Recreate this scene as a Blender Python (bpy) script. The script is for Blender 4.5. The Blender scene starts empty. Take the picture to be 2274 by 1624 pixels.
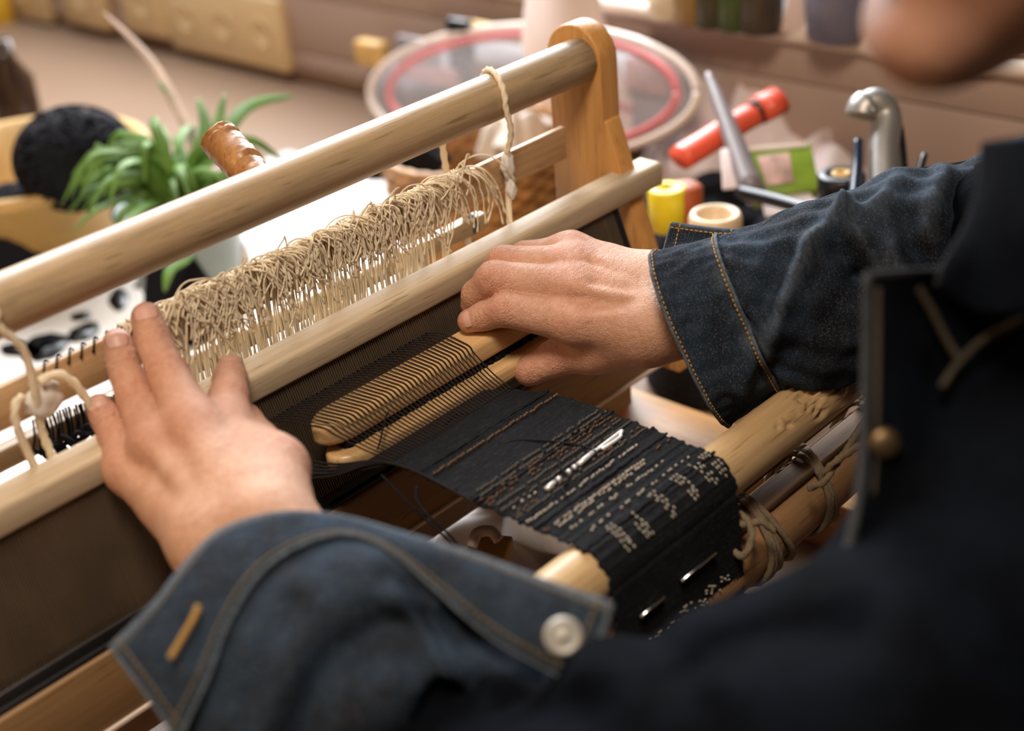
import bpy, bmesh, math, random
import numpy as np
from mathutils import Vector, Matrix

random.seed(7); rng = np.random.default_rng(7)
PI = math.pi
scene = bpy.context.scene
COL = scene.collection

# ------------------------------------------------------------------ camera
F, CX, CY = 3200.0, 1137.0, 812.0
def _basis():
    X = np.array([3418, 2057, F]); Y = np.array([-3850, 1418, F]); Z = np.array([-513, 5830, -F])
    M = np.stack([v/np.linalg.norm(v) for v in (X, Y, Z)], 1)
    U, S_, V = np.linalg.svd(M)
    return U@V
R = _basis()                       # rows: camera right, up, forward in world axes
S = 0.70                           # loom layout units -> metres
H = 1.40                           # camera height above the floor (m)
cam_d = bpy.data.cameras.new('camera'); cam = bpy.data.objects.new('camera', cam_d); COL.objects.link(cam)
m = Matrix.Identity(4)
for i in range(3):
    m[i][0] = R[0][i]; m[i][1] = R[1][i]; m[i][2] = -R[2][i]
m[2][3] = H
cam.matrix_world = m
cam_d.sensor_width = 36; cam_d.lens = F*36/2274; cam_d.clip_start = 0.02
cam_d.dof.use_dof = True; cam_d.dof.focus_distance = 0.93; cam_d.dof.aperture_fstop = 3.5
scene.camera = cam

# ------------------------------------------------------------------ light and exposure
scene.view_settings.view_transform = 'Standard'; scene.view_settings.look = 'None'
scene.view_settings.gamma = 1; scene.view_settings.use_curve_mapping = False
scene.view_settings.exposure = 0.0
w = bpy.data.worlds.new('world'); scene.world = w; w.use_nodes = True
w.node_tree.nodes['Background'].inputs[0].default_value = (1.0, 0.80, 0.62, 1)
w.node_tree.nodes['Background'].inputs[1].default_value = 0.045
def area(name, loc, target, size, sy, power, color):
    l = bpy.data.lights.new(name, 'AREA'); l.shape = 'RECTANGLE'; l.size = size; l.size_y = sy
    l.energy = power; l.color = color
    o = bpy.data.objects.new(name, l); COL.objects.link(o)
    o.location = loc
    d = Vector(target)-Vector(loc); o.rotation_euler = d.to_track_quat('-Z', 'Z').to_euler()
    return o
area('window_light', (1.70, 2.05, 2.05), (0.62, 0.75, 0.95), 2.2, 1.1, 135, (0.93, 0.96, 1.0))
area('overhead_fill_light', (-0.05, 0.05, 2.50), (0.5, 0.6, 0.9), 0.45, 0.45, 26, (1.0, 0.85, 0.68))  # unseen overhead fill, added to brighten the loom front and the hands
area('warm_lamp_light', (-0.45, 0.75, 1.50), (0.3, 0.55, 1.0), 0.2, 0.2, 2.4, (1.0, 0.60, 0.32))

# ------------------------------------------------------------------ coordinates
def ray(px, py):
    return R.T @ np.array([(px-CX)/F, -(py-CY)/F, 1.0])
def P(px, py, d):                  # the point at distance d (m) along the view axis behind a pixel of the photograph
    return d*ray(px, py) + np.array([0, 0, H])
def U(x, y, z):                    # loom layout units -> world metres
    return np.array([x*S, y*S, z*S+H])
def onz(px, py, z):                # layout units, on the level z
    d = ray(px, py); t = z/d[2]; return t*d
def onx(px, py, x):
    d = ray(px, py); t = x/d[0]; return t*d
def ony(px, py, y):
    d = ray(px, py); t = y/d[1]; return t*d
def Uv(v): return U(*v)
def xat(px, y, z):
    c = R[0]; f = R[2]; k = (px-CX)/F      # solve c.p = k f.p
    a = c[0]-k*f[0]; b = (c[1]-k*f[1])*y+(c[2]-k*f[2])*z
    return -b/a
DESK = -0.93                       # desk level, layout units

# ------------------------------------------------------------------ materials
def new_mat(name):
    m = bpy.data.materials.new(name); m.use_nodes = True
    nt = m.node_tree; return m, nt, nt.nodes['Principled BSDF']
def N(nt, t, **k):
    n = nt.nodes.new(t)
    for a, b in k.items(): setattr(n, a, b)
    return n
def ramp(nt, src, stops):
    r = N(nt, 'ShaderNodeValToRGB'); cr = r.color_ramp
    while len(cr.elements) < len(stops): cr.elements.new(0.5)
    for e, (p, c) in zip(cr.elements, stops):
        e.position = p; e.color = (*c, 1) if len(c) == 3 else c
    nt.links.new(src, r.inputs[0]); return r.outputs[0]
def coords(nt, scale=(1, 1, 1), kind='Object', rot=(0, 0, 0)):
    tc = N(nt, 'ShaderNodeTexCoord'); mp = N(nt, 'ShaderNodeMapping')
    mp.inputs['Scale'].default_value = scale; mp.inputs['Rotation'].default_value = rot
    nt.links.new(tc.outputs[kind], mp.inputs[0]); return mp.outputs[0]
def noise(nt, vec, scale, detail=4, rough=0.55, dist=0):
    n = N(nt, 'ShaderNodeTexNoise'); n.inputs['Scale'].default_value = scale; n.inputs['Detail'].default_value = detail
    n.inputs['Roughness'].default_value = rough; n.inputs['Distortion'].default_value = dist
    nt.links.new(vec, n.inputs['Vector']); return n.outputs['Fac']
def bump(nt, bs, h, strength, dist=0.001):
    b = N(nt, 'ShaderNodeBump'); b.inputs['Strength'].default_value = strength; b.inputs['Distance'].default_value = dist
    nt.links.new(h, b.inputs['Height']); nt.links.new(b.outputs[0], bs.inputs['Normal']); return b
def mix(nt, fac, a, b, mode='MIX'):
    x = N(nt, 'ShaderNodeMix', data_type='RGBA', blend_type=mode)
    for sock, v in ((x.inputs[0], fac), (x.inputs[6], a), (x.inputs[7], b)):
        if hasattr(v, 'is_linked') or hasattr(v, 'links'): nt.links.new(v, sock)
        elif isinstance(v, (int, float)): sock.default_value = v
        else: sock.default_value = (*v, 1)
    return x.outputs[2]
def math_n(nt, op, a, b=0.0, clamp=False):
    x = N(nt, 'ShaderNodeMath', operation=op, use_clamp=clamp)
    for i, v in enumerate((a, b)):
        if isinstance(v, (int, float)): x.inputs[i].default_value = v
        else: nt.links.new(v, x.inputs[i])
    return x.outputs[0]
def plain(name, col, rough=0.6, metal=0, spec=0.5, var=0.12, scale=30, bmp=0.0, coat=0):
    m, nt, b = new_mat(name)
    v = coords(nt)
    f = noise(nt, v, scale)
    lo = tuple(c*(1-var) for c in col); hi = tuple(min(1, c*(1+var)) for c in col)
    nt.links.new(ramp(nt, f, [(0.3, lo), (0.7, hi)]), b.inputs['Base Color'])
    b.inputs['Roughness'].default_value = rough; b.inputs['Metallic'].default_value = metal
    b.inputs['Specular IOR Level'].default_value = spec; b.inputs['Coat Weight'].default_value = coat
    if bmp: bump(nt, b, noise(nt, v, scale*8), bmp)
    return m
def wood(name, light, dark, axis=0, rough=0.45, ring=1.0, grey=None, greyamt=0.0, fine=1.0, pits=0.0):
    m, nt, b = new_mat(name)
    sc = [60, 60, 60]; sc[axis] = 2.6
    v = coords(nt, tuple(sc))
    broad = noise(nt, v, 0.55*ring, 3, 0.6, 0.6)
    fin = noise(nt, coords(nt, tuple(x*5 if i != axis else x*4 for i, x in enumerate(sc))), 1.0*fine, 4, 0.7)
    base = ramp(nt, broad, [(0.28, dark), (0.5, tuple((a+c)/2 for a, c in zip(light, dark))), (0.72, light)])
    fr = ramp(nt, fin, [(0.3, (0.72, 0.70, 0.66)), (0.55, (1, 1, 1))])
    col = mix(nt, 0.7, base, fr, 'MULTIPLY')
    # pores: thin dark dashes along the grain
    sp = [420, 420, 420]; sp[axis] = 28
    pores = noise(nt, coords(nt, tuple(sp)), 1.0, 2, 0.5)
    pr = ramp(nt, pores, [(0.30, (0.45, 0.36, 0.28)), (0.37, (1, 1, 1))])
    col = mix(nt, 0.6, col, pr, 'MULTIPLY')
    if grey is not None:
        big = noise(nt, coords(nt, tuple(9 if i != axis else 3 for i in range(3))), 1.0, 3, 0.6)
        streak = noise(nt, coords(nt, tuple(90 if i != axis else 7 for i in range(3))), 1.0, 5, 0.75)
        k = ramp(nt, math_n(nt, 'MULTIPLY', ramp(nt, big, [(0.42, (0, 0, 0)), (0.62, (1, 1, 1))]), ramp(nt, streak, [(0.42, (0, 0, 0)), (0.62, (1, 1, 1))])), [(0, (0, 0, 0)), (1, (greyamt,)*3)])
        col = mix(nt, k, col, grey)
    nt.links.new(col, b.inputs['Base Color'])
    b.inputs['Roughness'].default_value = rough
    h = math_n(nt, 'ADD', fin, math_n(nt, 'MULTIPLY', pores, 0.6))
    bump(nt, b, h, 0.25, 0.0006)
    return m

M = {}
M['birch'] = wood('birch_wood', (0.58, 0.43, 0.27), (0.47, 0.33, 0.19), 0, 0.42)
M['rail'] = wood('maple_wood', (0.66, 0.53, 0.37), (0.53, 0.41, 0.27), 0, 0.6, grey=(0.42, 0.36, 0.28), greyamt=0.35)
M['rod'] = wood('worn_round_wood', (0.52, 0.375, 0.225), (0.40, 0.275, 0.15), 0, 0.40, grey=(0.15, 0.115, 0.08), greyamt=0.9)
M['pine'] = wood('orange_pine', (0.66, 0.34, 0.11), (0.50, 0.23, 0.06), 2, 0.45)
M['pine_y'] = wood('orange_pine_long', (0.62, 0.33, 0.12), (0.47, 0.22, 0.07), 1, 0.45)
M['slat'] = wood('striped_slat_wood', (0.66, 0.44, 0.24), (0.40, 0.22, 0.10), 0, 0.5, ring=0.9)
M['board'] = wood('plywood_board', (0.32, 0.19, 0.085), (0.25, 0.14, 0.058), 0, 0.5)
M['shuttle'] = wood('honey_wood', (0.78, 0.53, 0.27), (0.68, 0.42, 0.19), 0, 0.30)
M['lowrod'] = wood('leathery_brown_wood', (0.36, 0.20, 0.09), (0.28, 0.145, 0.06), 0, 0.8)
M['stick'] = wood('dark_slat_wood', (0.20, 0.12, 0.065), (0.10, 0.055, 0.03), 0, 0.85, ring=2)
M['black'] = plain('black_tape', (0.008, 0.008, 0.010), 0.35)
M['wire'] = plain('reed_steel', (0.25, 0.185, 0.125), 0.40, 0.75, var=0.2)
M['steel'] = plain('polished_steel', (0.80, 0.82, 0.84), 0.22, 1.0, var=0.05); M['dullsteel'] = plain('dull_grey_steel', (0.36, 0.34, 0.32), 0.42, 0.6, var=0.15)
M['whitemetal'] = plain('pale_metal', (0.80, 0.80, 0.80), 0.3, 0.35, var=0.05)
M['button'] = plain('jeans_button_metal', (0.52, 0.50, 0.46), 0.55, 0.35, var=0.1, scale=300)

def yarn(name, col, var=0.35, sc=900, bmp=0.6, rough=0.9, spec=0.2):
    m, nt, b = new_mat(name)
    v = coords(nt); f = noise(nt, v, sc, 3, 0.6)
    nt.links.new(ramp(nt, f, [(0.3, tuple(c*(1-var) for c in col)), (0.7, tuple(min(1, c*(1+var)) for c in col))]), b.inputs['Base Color'])
    b.inputs['Roughness'].default_value = rough; b.inputs['Specular IOR Level'].default_value = spec
    bump(nt, b, f, bmp, 0.0005); return m
M['cord'] = yarn('cream_cotton_cord', (0.93, 0.82, 0.63), 0.07)
_nt = M['cord'].node_tree; _t = _nt.nodes.new('ShaderNodeBsdfTranslucent'); _t.inputs[0].default_value = (0.95, 0.78, 0.55, 1); _mx = _nt.nodes.new('ShaderNodeMixShader'); _mx.inputs[0].default_value = 0.25
_o = [n for n in _nt.nodes if n.type == 'OUTPUT_MATERIAL'][0]; _nt.links.new(_nt.nodes['Principled BSDF'].outputs[0], _mx.inputs[1]); _nt.links.new(_t.outputs[0], _mx.inputs[2]); _nt.links.new(_mx.outputs[0], _o.inputs[0])
M['rope'] = yarn('grey_hemp_rope', (0.22, 0.165, 0.105), 0.25)
M['warp'] = yarn('black_warp_yarn', (0.016, 0.012, 0.012), 0.3, spec=0.3)
M['blackyarn'] = yarn('black_yarn', (0.009, 0.009, 0.013), 0.4, 500)
M['brownweft'] = yarn('brown_weft', (0.13, 0.075, 0.042), 0.4)
M['lightweft'] = yarn('silver_weft', (0.36, 0.32, 0.26), 0.5, spec=0.5, rough=0.6)
M['greyweft'] = yarn('grey_weft', (0.085, 0.075, 0.065), 0.4)

def cloth_mat():
    m, nt, b = new_mat('black_woven_cloth')
    v = coords(nt, (1, 1, 1))
    f = noise(nt, v, 420, 3, 0.6); g = noise(nt, coords(nt, (60, 900, 900)), 1, 3, 0.6)
    h = math_n(nt, 'MULTIPLY', f, g)
    nt.links.new(ramp(nt, h, [(0.12, (0.004, 0.0045, 0.006)), (0.32, (0.011, 0.012, 0.015)), (0.45, (0.030, 0.033, 0.040))]), b.inputs['Base Color'])
    b.inputs['Roughness'].default_value = 0.92; b.inputs['Specular IOR Level'].default_value = 0.2
    bump(nt, b, h, 1.0, 0.0012); return m
M['cloth'] = cloth_mat()

def skin_mat():
    m, nt, b = new_mat('skin')
    v = coords(nt)
    at = N(nt, 'ShaderNodeAttribute', attribute_name='flush')
    f = noise(nt, v, 45, 4, 0.6); g = noise(nt, v, 260, 3, 0.6)
    base = ramp(nt, f, [(0.3, (0.54, 0.300, 0.195)), (0.7, (0.66, 0.405, 0.285))])
    col = mix(nt, math_n(nt, 'MULTIPLY', at.outputs['Fac'], 0.62), base, (0.60, 0.225, 0.155))
    col = mix(nt, 0.35, col, ramp(nt, g, [(0.35, (0.80, 0.62, 0.55)), (0.6, (1, 1, 1))]), 'MULTIPLY')
    nt.links.new(col, b.inputs['Base Color'])
    b.inputs['Roughness'].default_value = 0.46; b.inputs['Specular IOR Level'].default_value = 0.42
    b.inputs['Subsurface Weight'].default_value = 0.35
    b.inputs['Subsurface Radius'].default_value = (0.9, 0.35, 0.2); b.inputs['Subsurface Scale'].default_value = 0.004
    vo = N(nt, 'ShaderNodeTexVoronoi', feature='DISTANCE_TO_EDGE'); vo.inputs['Scale'].default_value = 1.0
    dv = N(nt, 'ShaderNodeVectorMath', operation='ADD')
    mp = coords(nt, (620, 900, 900)); nt.links.new(mp, dv.inputs[0])
    nz = N(nt, 'ShaderNodeTexNoise'); nz.inputs['Scale'].default_value = 120; nt.links.new(v, nz.inputs['Vector'])
    sc = N(nt, 'ShaderNodeVectorMath', operation='SCALE'); sc.inputs['Scale'].default_value = 1.6
    nt.links.new(nz.outputs['Color'], sc.inputs[0]); nt.links.new(sc.outputs[0], dv.inputs[1])
    nt.links.new(dv.outputs[0], vo.inputs['Vector'])
    wr = N(nt, 'ShaderNodeAttribute', attribute_name='crease')
    e = ramp(nt, vo.outputs['Distance'], [(0.0, (0, 0, 0)), (0.22, (1, 1, 1))])
    w2 = noise(nt, coords(nt, (60, 420, 420), rot=(0, 0.35, -0.9)), 1.0, 3, 0.6)
    h = math_n(nt, 'ADD', math_n(nt, 'MULTIPLY', e, 0.30), math_n(nt, 'MULTIPLY', w2, 1.3))
    h = math_n(nt, 'SUBTRACT', h, math_n(nt, 'MULTIPLY', wr.outputs['Fac'], 1.5))
    bump(nt, b, h, 0.85, 0.0007)
    return m
M['skin'] = skin_mat()
M['nail'] = plain('fingernail', (0.60, 0.34, 0.27), 0.42, 0, 0.4, 0.06, 200)

def denim(name, base=(0.0042, 0.0046, 0.0072), lite=(0.21, 0.20, 0.20), fade=(0.022, 0.042, 0.071), uv=True, s=0.8, speck=(0.57, 0.68)):
    m, nt, b = new_mat(name)
    k = 'UV' if uv else 'Object'
    v1 = coords(nt, (1100*s, 2300*s, 1100*s), k); f = noise(nt, v1, 1.0, 2, 0.7)
    v2 = coords(nt, (26, 26, 26), 'Object'); big = noise(nt, v2, 1.0, 4, 0.6)
    v3 = coords(nt, (150*s, 500*s, 300*s), k); mid = noise(nt, v3, 1.0, 3, 0.7)
    body = mix(nt, ramp(nt, big, [(0.34, (0.12, 0.12, 0.12)), (0.74, (1, 1, 1))]), base, fade)
    sp = ramp(nt, f, [(speck[0], (0, 0, 0)), (speck[1], (1, 1, 1))])
    sp = math_n(nt, 'MULTIPLY', sp, ramp(nt, mid, [(0.35, (0.25,)*3), (0.6, (1, 1, 1))]))
    col = mix(nt, sp, body, lite)
    if uv:                          # worn, paler edges of the seams
        at = N(nt, 'ShaderNodeAttribute', attribute_name='worn')
        col = mix(nt, math_n(nt, 'MULTIPLY', at.outputs['Fac'], ramp(nt, mid, [(0.3, (0.3,)*3), (0.6, (1, 1, 1))])), col, (0.16, 0.20, 0.25))
    nt.links.new(col, b.inputs['Base Color'])
    b.inputs['Roughness'].default_value = 0.88; b.inputs['Specular IOR Level'].default_value = 0.25
    b.inputs['Specular IOR Level'].default_value = 0.10 if uv else 0.02
    v4 = coords(nt, (90*s, 90*s, 90*s), k); cr = noise(nt, v4, 1.0, 4, 0.6, 0.5)
    h = math_n(nt, 'ADD', math_n(nt, 'MULTIPLY', cr, 2.0), math_n(nt, 'MULTIPLY', f, 0.35))
    bump(nt, b, h, 0.8, 0.0011)
    return m
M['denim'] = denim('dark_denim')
M['denim_sdf'] = denim('shaded_denim_body', uv=False, speck=(0.62, 0.75), base=(0.0016, 0.0017, 0.0022), fade=(0.0045, 0.0062, 0.010), lite=(0.012, 0.012, 0.013))  # darker copy of the denim, body shade put into its colour
M['thread'] = yarn('ochre_stitching', (0.42, 0.24, 0.07), 0.2)
M['palethread'] = yarn('pale_stitching', (0.15, 0.115, 0.07), 0.2)
M['darkhem'] = yarn('dark_hem_edge', (0.035, 0.036, 0.040), 0.4, 500)
M['dimthread'] = yarn('dim_stitching', (0.055, 0.045, 0.032), 0.2)
M['hem'] = yarn('worn_hem_edge', (0.085, 0.105, 0.13), 0.5, 500)

# ------------------------------------------------------------------ object helpers
def empty(name, loc, label, cat, group=None):
    o = bpy.data.objects.new(name, None); COL.objects.link(o); o.location = tuple(loc); o.empty_display_size = 0.02
    o['label'] = label; o['category'] = cat
    if group: o['group'] = group
    return o
def tag(o, label=None, cat=None, group=None, kind=None):
    for k, v in (('label', label), ('category', cat), ('group', group), ('kind', kind)):
        if v: o[k] = v
    return o
def wloc(o):
    v = Vector(o.location); p = o.parent
    while p: v = v+Vector(p.location); p = p.parent
    return np.array(v)
def mk(name, verts, faces, mat, parent=None, smooth=True, uvs=None, attrs=None, loc=None):
    verts = np.asarray(verts, float)
    if parent is not None: off = wloc(parent)
    elif loc is not None: off = np.asarray(loc, float)
    else:
        off = np.array([(verts[:, 0].min()+verts[:, 0].max())/2, (verts[:, 1].min()+verts[:, 1].max())/2, verts[:, 2].min()])
    me = bpy.data.meshes.new(name)
    me.from_pydata((verts-off).tolist(), [], faces if isinstance(faces, list) else faces.tolist())
    if smooth: me.polygons.foreach_set('use_smooth', [True]*len(me.polygons))
    if uvs is not None:
        l = me.uv_layers.new(name='UVMap'); idx = np.zeros(len(me.loops), int); me.loops.foreach_get('vertex_index', idx)
        l.data.foreach_set('uv', np.asarray(uvs, float)[idx].ravel())
    if attrs:
        for k, a in attrs.items():
            at = me.attributes.new(k, 'FLOAT', 'POINT'); at.data.foreach_set('value', np.asarray(a, float))
    me.materials.append(mat); me.update()
    o = bpy.data.objects.new(name, me); COL.objects.link(o)
    if parent is not None: o.parent = parent
    else: o.location = tuple(off)
    return o
class MB:                                     # gathers shapes into one mesh
    def __init__(s): s.v = []; s.f = []; s.n = 0
    def add(s, v, f):
        v = np.asarray(v, float); s.v.append(v); n = s.n
        s.f += [[i+n for i in q] for q in f]; s.n += len(v); return s
    def mk(s, name, mat, parent=None, **k): return mk(name, np.concatenate(s.v), s.f, mat, parent, **k)
def tube(path, r, n=8, caps=True, twist=None, lobes=2, amp=0.18, flat=1.0):
    path = np.asarray(path, float); k = len(path)
    r = np.full(k, r) if np.isscalar(r) else np.asarray(r, float)
    t = np.gradient(path, axis=0); t /= np.linalg.norm(t, axis=1)[:, None]+1e-12
    up = np.array([0, 0, 1.0]) if abs(t[0][2]) < 0.9 else np.array([1.0, 0, 0])
    a = np.cross(up, t[0]); a /= np.linalg.norm(a); V = []
    s = 0
    for i in range(k):
        a = a-t[i]*np.dot(a, t[i]); a /= np.linalg.norm(a)+1e-12; b = np.cross(t[i], a)
        if i: s += np.linalg.norm(path[i]-path[i-1])
        for j in range(n):
            th = 2*PI*j/n; rr = r[i]
            if twist: rr *= 1+amp*math.cos(lobes*(th-s*twist))
            V.append(path[i]+rr*(math.cos(th)*a+flat*math.sin(th)*b))
    Fc = [[i*n+j, i*n+(j+1) % n, (i+1)*n+(j+1) % n, (i+1)*n+j] for i in range(k-1) for j in range(n)]
    if caps: Fc += [list(range(n))[::-1], list(range((k-1)*n, k*n))]
    return np.array(V), Fc
def crom(pts, m=8):
    pts = np.asarray(pts, float); p = np.concatenate([[2*pts[0]-pts[1]], pts, [2*pts[-1]-pts[-2]]]); out = []
    for i in range(1, len(p)-2):
        for j in range(m):
            t = j/m; a, b, c, d = p[i-1], p[i], p[i+1], p[i+2]
            out.append(0.5*((2*b)+(c-a)*t+(2*a-5*b+4*c-d)*t*t+(3*b-a-3*c+d)*t**3))
    out.append(pts[-1]); return np.array(out)
def rope(path, r, twist=None, n=8):
    return tube(path, r, n, True, twist or 0.9/r, 2, 0.17)
def bevel_box(lo, hi, bev=0.002, seg=2):
    bm = bmesh.new(); bmesh.ops.create_cube(bm, size=1)
    lo = np.array(lo, float); hi = np.array(hi, float)
    for v in bm.verts: v.co = Vector((lo+hi)/2+np.array(v.co)*(hi-lo))
    if bev: bmesh.ops.bevel(bm, geom=bm.edges[:], offset=bev, segments=seg, affect='EDGES', profile=0.5)
    bm.verts.index_update(); V = [tuple(v.co) for v in bm.verts]; Fc = [[v.index for v in f.verts] for f in bm.faces]; bm.free(); return np.array(V), Fc
def box_u(lo, hi, bev=0.002): return bevel_box(U(*lo), U(*hi), bev)
def prism(poly, d, n0, n1=None):              # closed polygon (list of 3d points) extruded by vector d
    poly = np.asarray(poly, float); k = len(poly); V = np.concatenate([poly, poly+np.asarray(d)])
    Fc = [list(range(k))[::-1], list(range(k, 2*k))]+[[i, (i+1) % k, k+(i+1) % k, k+i] for i in range(k)]
    return V, Fc
def bevel_mesh(V, Fc, off, seg=2, ang=0.5):
    bm = bmesh.new(); vs = [bm.verts.new(v) for v in V]
    for f in Fc:
        try: bm.faces.new([vs[i] for i in f])
        except ValueError: pass
    bm.normal_update(); bmesh.ops.recalc_face_normals(bm, faces=bm.faces[:])
    es = [e for e in bm.edges if len(e.link_faces) == 2 and e.calc_face_angle(0) > ang]
    bmesh.ops.bevel(bm, geom=es, offset=off, segments=seg, affect='EDGES', profile=0.5, clamp_overlap=True)
    bm.verts.index_update(); V = [tuple(v.co) for v in bm.verts]; Fc = [[v.index for v in f.verts] for f in bm.faces]; bm.free(); return np.array(V), Fc
def xprism(yz, x0, x1, bev=0.002):            # section in the (Y, Z) plane, extruded along X, layout units
    poly = [U(x0, y, z) for y, z in yz]
    return bevel_mesh(*prism(poly, np.array([(x1-x0)*S, 0, 0]), 0), bev)
def lathe(c, prof, n=32, axis=2):
    V = []; k = len(prof)
    for r, h in prof:
        for j in range(n):
            t = 2*PI*j/n; V.append((c[0]+r*math.cos(t), c[1]+r*math.sin(t), c[2]+h))
    Fc = [[i*n+j, i*n+(j+1) % n, (i+1)*n+(j+1) % n, (i+1)*n+j] for i in range(k-1) for j in range(n)]
    if prof[0][0] > 1e-6: Fc.append(list(range(n))[::-1])
    if prof[-1][0] > 1e-6: Fc.append(list(range((k-1)*n, k*n)))
    return np.array(V), Fc
def flatmod(o, th, off=0):
    s = o.modifiers.new('Solidify', 'SOLIDIFY'); s.thickness = th; s.offset = off; return o
def sheet(rows, mu=6, mv=6):                  # smooth surface through a grid of control points
    rows = [crom(r, mv) for r in rows]; cols = np.array(rows)
    g = np.array([crom(cols[:, j], mu) for j in range(cols.shape[1])]).transpose(1, 0, 2)
    a, b = g.shape[:2]
    Fc = [[i*b+j, i*b+j+1, (i+1)*b+j+1, (i+1)*b+j] for i in range(a-1) for j in range(b-1)]
    return g, Fc

# implicit surfaces ------------------------------------------------
def smin(a, b, k):
    h = np.clip(0.5+0.5*(b-a)/k, 0, 1); return b*(1-h)+a*h-k*h*(1-h)
def cap(p, a, b, r1, r2):
    a = np.asarray(a); b = np.asarray(b); ba = b-a; t = np.clip(((p-a)@ba)/(ba@ba+1e-12), 0, 1)
    return np.linalg.norm(p-a-t[:, None]*ba, axis=1)-(r1+(r2-r1)*t)
def ell(p, c, r, Rm=None):
    q = p-np.asarray(c)
    if Rm is not None: q = q@Rm
    r = np.asarray(r); k0 = np.linalg.norm(q/r, axis=1); k1 = np.linalg.norm(q/r**2, axis=1)
    return k0*(k0-1)/np.maximum(k1, 1e-9)
def surf_nets(f, lo, hi, h, B=8):
    lo = np.asarray(lo, float); n = (np.ceil((np.asarray(hi)-lo)/h/B).astype(int))*B
    cs = [lo[i]+(np.arange(n[i]//B)+0.5)*B*h for i in range(3)]
    G = np.stack(np.meshgrid(*cs, indexing='ij'), -1).reshape(-1, 3); d = f(G).reshape([n[i]//B for i in range(3)])
    Fd = np.repeat(np.repeat(np.repeat(np.where(d > 0, 1.0, -1.0), B, 0), B, 1), B, 2)
    near = np.argwhere(np.abs(d) < B*h*1.15)
    o = np.stack(np.meshgrid(*[np.arange(B)]*3, indexing='ij'), -1).reshape(-1, 3)
    for s in range(0, len(near), 400):
        ids = (near[s:s+400, None, :]*B+o[None]).reshape(-1, 3)
        Fd[ids[:, 0], ids[:, 1], ids[:, 2]] = f(lo+(ids+0.5)*h)
    sg = Fd < 0
    cnt = np.zeros([k-1 for k in n], int); 
    for a in (0, 1):
        for b in (0, 1):
            for c in (0, 1): cnt += sg[a:n[0]-1+a, b:n[1]-1+b, c:n[2]-1+c]
    act = np.argwhere((cnt > 0) & (cnt < 8)); idx = -np.ones(cnt.shape, int); idx[tuple(act.T)] = np.arange(len(act))
    acc = np.zeros((len(act), 3)); w_ = np.zeros(len(act))
    corners = [(a, b, c) for a in (0, 1) for b in (0, 1) for c in (0, 1)]
    for i, c0 in enumerate(corners):
        for c1 in corners[i+1:]:
            if sum(abs(x-y) for x, y in zip(c0, c1)) != 1: continue
            a = act+np.array(c0); b = act+np.array(c1); fa = Fd[tuple(a.T)]; fb = Fd[tuple(b.T)]
            mk_ = (fa < 0) != (fb < 0); t = np.where(mk_, fa/(fa-fb+1e-12*(fa == fb)), 0)
            acc += np.where(mk_[:, None], a+t[:, None]*(b-a), 0); w_ += mk_
    V = lo+(acc/w_[:, None]+0.5)*h; Fc = []
    for ax in range(3):
        u, v = [(1, 2), (2, 0), (0, 1)][ax]
        sl0 = [slice(None)]*3; sl1 = [slice(None)]*3; sl0[ax] = slice(0, n[ax]-1); sl1[ax] = slice(1, n[ax])
        s0 = sg[tuple(sl0)]; s1 = sg[tuple(sl1)]; e = np.argwhere(s0 != s1)
        e = e[(e[:, u] > 0) & (e[:, v] > 0) & (e[:, u] < n[u]-1) & (e[:, v] < n[v]-1)]
        fl = s0[tuple(e.T)]
        du = np.zeros(3, int); du[u] = 1; dv = np.zeros(3, int); dv[v] = 1
        q = np.stack([idx[tuple((e-du-dv).T)], idx[tuple((e-dv).T)], idx[tuple(e.T)], idx[tuple((e-du).T)]], 1)
        q[~fl] = q[~fl][:, ::-1]; Fc.append(q)
    Fc = np.concatenate(Fc); Fc = Fc[(Fc >= 0).all(1)]
    return V, Fc

# ================================================================== THE ROOM
def quad(name, pts, mat, kind='structure', th=0.01):
    V = np.asarray(pts, float); n = np.cross(V[1]-V[0], V[2]-V[0]); n /= np.linalg.norm(n)
    v, f = prism(V, -n*th, 0); o = mk(name, v, f, mat, smooth=False); o['kind'] = kind; return o
M['wall'] = plain('tan_wall_paint', (0.42, 0.27, 0.19), 0.8, scale=3, var=0.06)
M['floor'] = plain('grey_floor', (0.16, 0.13, 0.11), 0.6, scale=3)
M['duct'] = plain('pinkish_beige_panel', (0.42, 0.30, 0.245), 0.45, scale=2, var=0.03)
M['ledge'] = plain('pale_paint_and_highlight', (0.80, 0.66, 0.57), 0.35, scale=2, var=0.03)
XW = 1.9
quad('floor', [(-2, -2, 0), (XW*S+0.2, -2, 0), (XW*S+0.2, 4.2, 0), (-2, 4.2, 0)], M['floor'], th=0.05)
v, f = bevel_box((XW*S+0.02, -0.6, 0), (XW*S+0.22, 4.2, U(0, 0, -0.90)[2]), 0); o = mk('wall_right', v, f, M['wall'], smooth=False); o['kind'] = 'structure'
v, f = bevel_box((-2, 4.1, 0), (XW*S+0.22, 4.2, 2.6), 0); o = mk('wall_back', v, f, M['wall'], smooth=False); o['kind'] = 'structure'
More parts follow.
